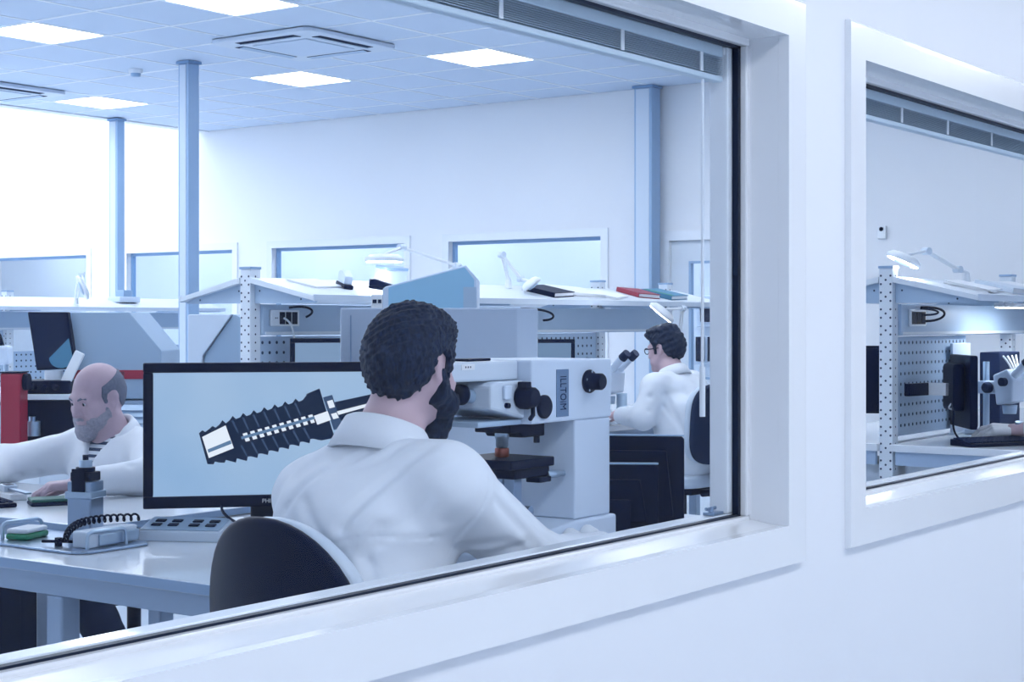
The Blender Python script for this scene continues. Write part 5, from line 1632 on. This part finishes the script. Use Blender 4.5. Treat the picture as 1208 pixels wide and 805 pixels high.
# ---- second, paler projector near the bench end
p2 = thing('profile_projector', facing(252, 10.6), R(YAW - 90), 'pale projector housing with slanting grey side, left of the perforated upright', 'projector')
MB().prism([(-.15, .95), (-.06, .95), (-.055, 1.13), (.135, 1.40), (-.14, 1.40), (-.15, 1.39)], 'y', -.10, .30, .006).build('front_housing', 'machine_light', p2)
MB().prism([(-.055, .95), (.23, .95), (.23, 1.36), (.15, 1.40), (.139, 1.395), (-.05, 1.128)], 'y', -.07, .33, .006).build('side_housing', 'machine_grey', p2)
MB().box(-.30, .24, -.20, .40, .90, .9495, .004).build('table', 'machine_light', p2)
MB().box(-.28, .22, -.15, .36, .0, .8995, .006).build('stand', 'machine_grey', p2)
MB().box(.13, .215, -.14, -.08, .9505, 1.06, .006).build('dark_drive', 'black', p2)

# ---- light blue cupboard at the left edge
o = thing('cupboard', facing(-28, 9.9), R(YAW - 90), 'sky-blue cupboard at the left edge behind the red column', 'cupboard')
MB().box(-.25, .25, 0, .45, .03, .86, .006).build('body', 'mid_blue_paint', o)
MB().box(-.245, .245, -.02, -.0005, .05, .84, .004).build('door', 'sky_blue', o)
MB().box(-.25, .25, -.03, .45, .8605, .885, .003).build('top', 'desk', o)
MB().cyl((.2, -.03, .5), (.2, -.03, .62), .008).build('handle', 'steel', o)
o2 = thing('stereo_microscope', facing(2, 9.95), R(YAW - 90), 'pale small microscope on the cupboard at the left edge', 'microscope')
o2.location.z = .885
MB().box(-.09, .05, .02, .2, 0, .03, .006).build('base', 'machine_light', o2); MB().cyl((-.02, .15, .03), (-.02, .15, .32), .016).build('post', 'alu', o2)
MB().box(-.07, .03, .02, .14, .2, .32, .02).build('optic_head', 'machine_white', o2); MB().cyl((-.02, .06, .32), (-.02, .0, .38), .018).build('eyepiece', 'black', o2)

# ---- things on the sloping shelves (surface slopes down towards the bench edge)
SLOPE = math.atan2(ZRIDGE - .01 - ZEDGE, .45 - .036)
def on_shelf(by, x, t, lift=0.0):
    """point on the near-side shelf of a bench with ridge at by; t from ridge (0) to edge (1)"""
    return Vector((x, by - .036 - .414 * t, ZRIDGE - .01 - (ZRIDGE - .01 - ZEDGE) * t + lift))
def shelf_thing(name, by, x, t, rz, label, cat, group=None, lift=.0012):
    o = thing(name, on_shelf(by, x, t, lift), 0, label, cat, group)
    o.rotation_euler = (Matrix.Rotation(SLOPE, 4, 'X') @ Matrix.Rotation(rz, 4, 'Z')).to_euler()
    return o
def binder(by, x, t, rz, lx, ly, cover, label, grp='papers on the bench shelf'):
    b = shelf_thing('binder', by, x, t, rz, label, 'binder', grp)
    MB().box(-lx, lx, -ly, ly, 0, .004, .001).build('back_cover', cover, b)
    MB().box(-lx + .006, lx - .002, -ly + .005, ly - .005, .0042, .024, .002).build('pages', 'paper', b)
    MB().box(-lx, lx, -ly, ly, .0242, .0285, .001).build('front_cover', cover, b)
    MB().box(-lx - .005, -lx - .0002, -ly, ly, 0, .0285, .001).build('spine', cover, b)
    return b
def sheets(by, x, t, rz, lx, ly, n, label, m='paper', grp='papers on the bench shelf'):
    b = shelf_thing('paper_stack', by, x, t, rz, label, 'papers', grp)
    for k in range(n):
        mm = MB(); mm.M = Matrix.Rotation(random.uniform(-.12, .12), 4, 'Z')
        mm.box(-lx, lx, -ly, ly, .004 * k, .004 * k + .0036); mm.build('sheet', m, b)
    return b
binder(B1Y, x_on(655, 5.3), .52, R(10), .14, .105, 'black', 'black ring binder lying open-edged on the middle bench shelf')
sheets(B1Y, x_on(700, 5.3) - .06, .42, R(-8), .15, .12, 5, 'pile of white papers beside the black binder')
sheets(B1Y, x_on(722, 5.3), .55, R(15), .13, .10, 3, 'flat white papers between binder pile and teal booklet')
binder(B1Y, x_on(722, 5.3) + .42, .48, R(-12), .10, .10, 'red_paint', 'thin booklet with dark red cover on the bench shelf')
b = binder(B1Y, x_on(722, 5.3) + .72, .52, R(8), .14, .11, 'teal', 'teal booklet with a green strip at the right of the bench shelf')
MB().box(-.13, -.09, -.10, .10, .0287, .0298).build('green_strip', 'green', b)
td = shelf_thing('tape_dispenser', B1Y, x_on(420, 5.3), .45, R(60), 'small white tape dispenser with black foot on the bench shelf', 'dispenser')
MB().box(-.07, .07, -.025, .025, 0, .02, .004).build('foot', 'black', td); MB().prism([(-.05, .0202), (.055, .0202), (.06, .07), (.02, .085), (-.045, .06)], 'y', -.022, .022, .004).build('body', 'machine_white', td)
sheets(B1Y, x_on(405, 5.3) - .05, .30, R(5), .12, .09, 2, 'two white sheets behind the tape dispenser')
hp_ = shelf_thing('stapler', B1Y, x_on(458, 5.3), .55, R(-40), 'black stapler beside the blue machine on the shelf', 'stapler')
MB().box(-.075, .075, -.018, .018, 0, .012, .004).build('base', 'black', hp_); MB().prism([(-.075, .0125), (.075, .0125), (.07, .03), (-.05, .05), (-.075, .045)], 'y', -.016, .016, .004).build('arm', 'black', hp_)
bx_ = shelf_thing('instrument_box', B1Y, x_on(462, 5.5), .12, 0, 'small white instrument box with dark lid at the shelf ridge', 'box')
MB().box(-.09, .09, -.04, .04, 0, .075, .004).build('body', 'machine_white', bx_); MB().box(-.09, .09, -.04, .04, .0755, .09, .003).build('lid', 'column', bx_)
cord('socket_cable', bezier((B1X + .36, B1Y - .067, ZBEAM + .09), (B1X + .40, B1Y - .12, 1.40), (B1X + .36, B1Y - .10, 1.44), (B1X + .22, B1Y - .09, 1.42), 14), .006, 'black', 'black mains cable curling up from the bench socket')
cord('white_cable', bezier((B1X + .20, B1Y - .068, ZBEAM + .085), (B1X + .26, B1Y - .12, 1.34), (B1X + .24, B1Y - .10, 1.2), (B1X + .22, B1Y - .12, ZTOP + .004), 14), .0055, 'white_plastic', 'white mains cable hanging from the bench socket')
cord('looped_cable', bezier((x_on(640, B1Y - .05), B1Y - .055, 1.36), (x_on(650, 5.5), B1Y - .16, 1.36), (x_on(650, 5.5), B1Y - .16, 1.43), (x_on(618, 5.5), B1Y - .08, 1.43), 14), .007, 'black', 'black cable looped under the middle of the bench shelf')

# ---- flat displays on the near side of bench 1
def flat_screen(x, y, z, rz, w, h, z0, label, back=False, screen='screen_off', bezel='black'):
    r = thing('flat_monitor', (x, y, z), rz, label, 'monitor', 'flat monitors on the benches')
    b = .022
    m = MB()
    m.box(-w / 2, w / 2, 0, .03, z0, z0 + b, .003); m.box(-w / 2, w / 2, 0, .03, z0 + h - b, z0 + h, .003)
    m.box(-w / 2, -w / 2 + b, 0, .03, z0 + b, z0 + h - b, .003); m.box(w / 2 - b, w / 2, 0, .03, z0 + b, z0 + h - b, .003)
    m.build('bezel', bezel, r)
    MB().box(-w / 2 + .015, w / 2 - .015, .006, .012, z0 + .015, z0 + h - .015).build('screen', screen, r)
    MB().box(-w / 2 + .01, w / 2 - .01, .0125, .05, z0 + .01, z0 + h - .01, .01).build('back_cover', bezel, r)
    MB().box(-.04, .04, .0505, .075, .01, z0 + h * .5, .004).build('stand_neck', bezel, r)
    MB().lathe([(.11, .0005), (.11, .008), (.05, .016)], (0, .05, 0), n=28).build('stand_base', bezel, r)
    return r
emit('screen_dim', lin((120, 150, 186))[:3], .7); emit('screen_grey', lin((128, 156, 190))[:3], .8)
flat_screen(x_on(388, 5.35), 5.32, ZTOP, R(-38), .42, .34, .16, 'black framed monitor under the bench shelf left of the grey cabinet', screen='screen_grey')
flat_screen(x_on(642, 5.3), 5.30, ZTOP, R(-48), .36, .33, .15, 'small dark monitor under the bench shelf right of the grey cabinet', screen='screen_dim')

# ---- stereo microscope in front of the man in glasses
def stereo(x, y, z, rz, label, s=1.0):
    r = thing('stereo_microscope', (x, y, z), rz, label, 'microscope', 'stereo microscopes')
    MB().box(-.11 * s, .11 * s, -.10 * s, .14 * s, 0, .025 * s, .006).build('base', 'machine_light', r)
    MB().cyl((0, .10 * s, .025 * s), (0, .10 * s, .34 * s), .015 * s).build('post', 'alu', r)
    MB().box(-.03 * s, .03 * s, -.02 * s, .13 * s, .19 * s, .25 * s, .006).build('focus_arm', 'machine_white', r)
    for sg in (-1, 1): MB().lathe([(.026 * s, 0), (.026 * s, .02 * s), (.02 * s, .03 * s)], (sg * .0305 * s, .06 * s, .22 * s), (sg, 0, 0)).build('focus_knob', 'trousers', r)
    h = MB().prism([(-.09 * s, .16 * s), (.0, .14 * s), (.02 * s, .28 * s), (-.06 * s, .31 * s), (-.10 * s, .26 * s)], 'x', -.055 * s, .055 * s, .008).build('optic_body', 'machine_white', r)
    MB().cyl((0, -.035 * s, .14 * s), (0, -.035 * s, .10 * s), .035 * s, .03 * s).build('objective', 'alu', r)
    for sg in (-1, 1):
        t = MB().cyl((sg * .03 * s, -.085 * s, .28 * s), (sg * .033 * s, -.15 * s, .335 * s), .019 * s).build('eyepiece_tube', 'machine_white', r)
        MB().cyl((sg * .033 * s, -.15 * s, .335 * s), (sg * .035 * s, -.185 * s, .362 * s), .023 * s, .021 * s).build('eyecup', 'trousers', t)
    MB().cyl((.056 * s, -.05 * s, .25 * s), (.08 * s, -.05 * s, .25 * s), .02 * s).cyl((-.056 * s, -.05 * s, .25 * s), (-.08 * s, -.05 * s, .25 * s), .02 * s).build('zoom_knobs', 'trousers', r)
    return r
stereo(7.83, 4.96, ZTOP, R(-8), 'white stereo microscope in front of the man in glasses', 1.12)
tag(MB().box(-.05, .05, -.04, .04, 0, .05, .006).build('dark_block', 'trousers'), 'low dark block on the bench beside the white microscope', 'block').location = (7.55, 5.12, ZTOP)
dv = thing('dial_gauge_stand', (x_on(716, 5.2), 5.22, ZTOP), 0, 'small dial gauge stand with black foot on the far bench', 'gauge')
MB().box(-.05, .05, -.04, .04, 0, .03, .004).build('foot', 'black', dv); MB().cyl((.0, 0, .03), (0, 0, .36), .007).build('post', 'steel', dv)
MB().box(-.035, .035, -.02, .02, .22, .26, .004).build('clamp', 'black', dv); MB().lathe([(.028, 0), (.028, .02)], (.03, -.02, .30), (0, -1, 0)).build('dial', 'machine_light', dv)
bl = thing('beaker', (x_on(724, 5.2) + .06, 5.18, ZTOP), 0, 'small glass beaker beside the dial gauge', 'beaker')
MB().lathe([(.03, 0), (.032, .01), (.032, .14), (.034, .145), (.030, .14), (.030, .012)]).build('wall', 'pale_blue_paint', bl)

# ---- articulated magnifier lamps
emit('lamp_glow', (.95, .98, 1.0), 40.0)
def magnifier(base, elbow, wrist, head, normal, label, r=.10, lit=True):
    """base: foot on a surface; arms base->elbow->wrist->head; normal: direction the lens faces"""
    L = thing('magnifier_lamp', base, 0, label, 'lamp', 'articulated magnifier lamps')
    b = Vector(base); e = Vector(elbow) - b; w = Vector(wrist) - b; h = Vector(head) - b; n = Vector(normal).normalized()
    MB().cyl((0, 0, 0), (0, 0, .05), .022, .016).build('clamp', 'white_plastic', L)
    side = Vector((0, 0, 1)).cross(e - Vector((0, 0, .05)))
    side = side.normalized() * .012 if side.length > 1e-4 else Vector((.012, 0, 0))
    for sg in (-1, 1):
        MB().tube([Vector((0, 0, .05)) + side * sg, e + side * sg], .006, 8).build('lower_arm', 'white_plastic', L)
        MB().tube([e + side * sg, w + side * sg], .006, 8).build('upper_arm', 'white_plastic', L)
    for p in (e, w):
        d_ = side.normalized(); MB().cyl(p - d_ * .022, p + d_ * .022, .018).build('joint', 'machine_light', L)
    MB().tube([w, h - n * .03], .008, 8).build('neck', 'white_plastic', L)
    hd_ = MB().lathe([(.03, -.035), (r * .75, -.030), (r, -.012), (r, .004), (r * .93, .006)], h, n, 36).build('lamp_head', 'white_plastic', L)
    if lit:
        MB().lathe([(r * .90, .0062), (r * .90, .0085)], h, n, 32).build('light_ring', 'lamp_glow', hd_)
    MB().lathe([(r * .55, .0086), (r * .5, .014), (.01, .016)], h, n, 28).build('lens', 'pale_blue_paint', hd_)
    return L
# lamp of the man in glasses
bs = Vector((8.62, 5.0, ZTOP))
magnifier(bs, (8.62, 4.92, 1.20), (8.35, 4.74, 1.43), (8.07, 4.72, 1.40), (-.28, .55, -.75), 'white round magnifier lamp right above the man in glasses', .085)
# lamp above the middle bench, left of the blue machine
q = on_shelf(B1Y, 7.05, .10)
magnifier(q, (7.05, 5.42, 1.66), (6.55, 5.40, 1.74), (6.36, 5.36, 1.665), (0, 0, -1), 'white flat-headed magnifier lamp above the sky-blue machine', .10)
# folded lamp right of the blue machine
q = on_shelf(B1Y, 7.62, .20)
magnifier(q, (7.58, 5.50, 1.74), (7.66, 5.42, 1.60), (7.60, 5.30, 1.56), (.3, -.5, -.8), 'folded white lamp arm standing right of the sky-blue machine', .06, False)
# lamp on the right-hand bench
q = on_shelf(B2Y, B2X + .85, .12)
magnifier(q, (B2X + .80, B2Y - .06, 1.62), (B2X + .42, B2Y - .04, 1.70), (B2X + .17, B2Y - .02, 1.645), (-.2, .35, -.9), 'glowing white magnifier lamp on the right-hand bench shelf', .085)
# lamps on the far-left bench
q = Vector((9.09, B3Y - .35, ZEDGE + .03))
magnifier(q, (9.16, B3Y - .30, 1.72), (9.14, B3Y - .36, 1.76), (9.06, B3Y - .46, 1.64), (-.75, .45, -.4), 'white magnifier lamp head turned sideways on the far-left bench', .11, False)

# ---- right-hand bench
sheets(B2Y, B2X + .50, .52, R(12), .16, .11, 4, 'white papers on the right-hand bench shelf beside the upright', grp='papers on the right bench shelf')
b = binder(B2Y, B2X + .88, .60, R(-10), .13, .11, 'machine_light', 'pale folder on the right-hand bench shelf', grp='papers on the right bench shelf')
sheets(B2Y, B2X + 1.28, .48, R(6), .16, .10, 6, 'thick pile of papers at the right end of the bench shelf', grp='papers on the right bench shelf')
cord('mains_cable', bezier((B2X + .34, B2Y - .068, ZBEAM + .07), (B2X + .52, B2Y - .12, ZBEAM + .07), (B2X + .52, B2Y - .14, 1.43), (B2X + .20, B2Y - .10, 1.42), 16), .006, 'black', 'black mains cable looping at the right-hand bench socket')
cord('signal_cable', bezier((B2X + .32, B2Y - .068, ZBEAM + .10), (B2X + .46, B2Y - .11, ZBEAM + .10), (B2X + .44, B2Y - .12, 1.41), (B2X + .22, B2Y - .09, 1.415), 16), .005, 'trousers', 'thinner cable looping beside the mains cable on the right bench')
mt = thing('wall_mounted_monitor', (B2X + .36, B2Y - .25, 1.0), R(-8), 'black monitor on a swivel arm, seen edge-on at the right-hand bench', 'monitor')
m = MB(); m.M = Matrix.Rotation(R(42), 4, 'Z')
m.box(-.20, .20, -.018, .018, -.16, .19, .006); m.build('housing', 'black', mt)
m = MB(); m.M = Matrix.Rotation(R(42), 4, 'Z'); m.prism([(-.12, -.08), (.12, -.08), (.12, .15), (-.12, .15)], 'y', .0185, .075, .02); m.build('back_cover', 'black', mt)
m = MB(); m.M = Matrix.Rotation(R(42), 4, 'Z'); m.box(-.19, .19, -.0205, -.0185, -.145, .18); m.build('screen', 'screen_off', mt)
MB().box(-.30, -.10, .12, .15, -.005, .055, .004).build('swivel_arm', 'black', mt); MB().box(-.12, -.085, .03, .15, -.005, .055, .004).build('mount', 'white_plastic', mt)
MB().tube(bezier((-.07, .03, .0), (-.12, -.04, -.10), (-.10, .04, -.16), (-.02, .0, -.2245), 12), .005).build('hanging_cable', 'black', mt)
MB().tube(bezier((-.07, .0, -.02), (-.16, .05, -.10), (-.06, .0, -.05), (.0, -.05, -.08), 12), .004).build('white_cable', 'white_plastic', mt)
kb2 = thing('keyboard', (B2X + .22, B2Y - .45, ZTOP), R(-30), 'black keyboard on the right-hand bench under the gloved hand', 'keyboard')
MB().prism([(-.075, 0), (.075, 0), (.075, .032), (-.075, .016)], 'x', -.20, .20, .004).build('base', 'black', kb2)
km = MB().box(-.0105, .0105, -.0095, .0095, 0, .007, .002).mesh('key', 'trousers')
for i in range(15):
    for j in range(5):
        qk = link('key', km, kb2); y_ = -.052 + .026 * j; qk.location = (-.182 + .026 * i, y_, .016 + (y_ + .075) * .1067 + .0005); qk.rotation_euler = (.106, 0, 0)
stereo(8.22, 2.78, ZTOP, R(-20), 'white stereo microscope at the right edge of the photo', 1.1)
o = thing('dark_box', (8.56, 2.92, ZTOP), 0, 'dark instrument rack with white cables behind the right-hand microscope', 'rack')
MB().box(-.16, .16, -.06, .05, .0, .42, .006).build('housing', 'trousers', o)
for k in range(4):
    MB().tube(bezier((-.12 + .07 * k, -.062, .40), (-.08 + .03 * k, -.10, .34), (-.02 + .02 * k, -.10, .30), (-.06 + .05 * k, -.064, .18), 10), .006).build('cable', 'white_plastic', o)
o = thing('partition_board', (8.18, 3.0, ZTOP), 0, 'plain white panel standing behind the right-hand microscope', 'panel')
MB().box(-.13, .13, -.015, .0, .0, .47, .003).build('board', 'machine_white', o); MB().box(-.14, .14, -.03, .01, -.0, .012, .002).build('foot', 'machine_light', o)
flat_screen(7.62, 3.40, ZTOP, R(-62 + 180), .40, .34, .12, 'black monitor on the hidden side of the right-hand bench beside the upright')
o = thing('shelf_bin', (B2X + .82, B2Y - .06, 1.03), 0, 'small grey storage bin hung on the right-hand pegboard', 'bin')
MB().prism([(-.045, 0), (.046, 0), (.046, .05), (-.045, .035)], 'x', -.09, .12, .003).build('bin', 'column', o); MB().ball((-.07, -.05, .03), .016).build('knob', 'white_plastic', o)

# ---- far-left bench items
for i, (x, lab) in enumerate(((7.95, 'small white instrument on the far-left bench shelf'), (9.75, 'second white instrument further right on the far-left bench'))):
    o = thing('instrument', (x, B3Y - .20, ZRIDGE - .05), 0, lab, 'instrument', 'instruments on the far-left bench')
    MB().box(-.12, .12, -.08, .08, .0, .05, .01).build('body', 'machine_light', o); MB().box(-.05, .05, -.05, .05, .0505, .11, .006).build('top_unit', 'column', o)
o = thing('rack_unit', (7.75, B3Y - .32, ZTOP), 0, 'pale instrument rack standing on the far-left bench', 'rack')
MB().box(-.2, .2, -.12, .12, 0, .42, .01).build('housing', 'machine_light', o)
for k in range(4): MB().box(-.18, .18, -.126, -.1205, .03 + .095 * k, .105 + .095 * k, .004).build('module', 'white_plastic', o)

# ---- light strip under the shelf of the right-hand bench
o = thing('under_shelf_light', (B2X + 1.15, B2Y - .26, ZEDGE - .012), 0, 'bright white light strip under the right-hand bench shelf', 'light')
MB().box(-.30, .30, -.03, .03, -.035, -.012, .004).build('housing', 'white_plastic', o)
MB().box(-.29, .29, -.024, .024, -.0385, -.0352).build('tube', 'lamp_glow', o)
MB().box(-.28, -.26, -.01, .01, -.012, .035).build('bracket', 'white_plastic', o); MB().box(.26, .28, -.01, .01, -.012, .035).build('bracket', 'white_plastic', o)
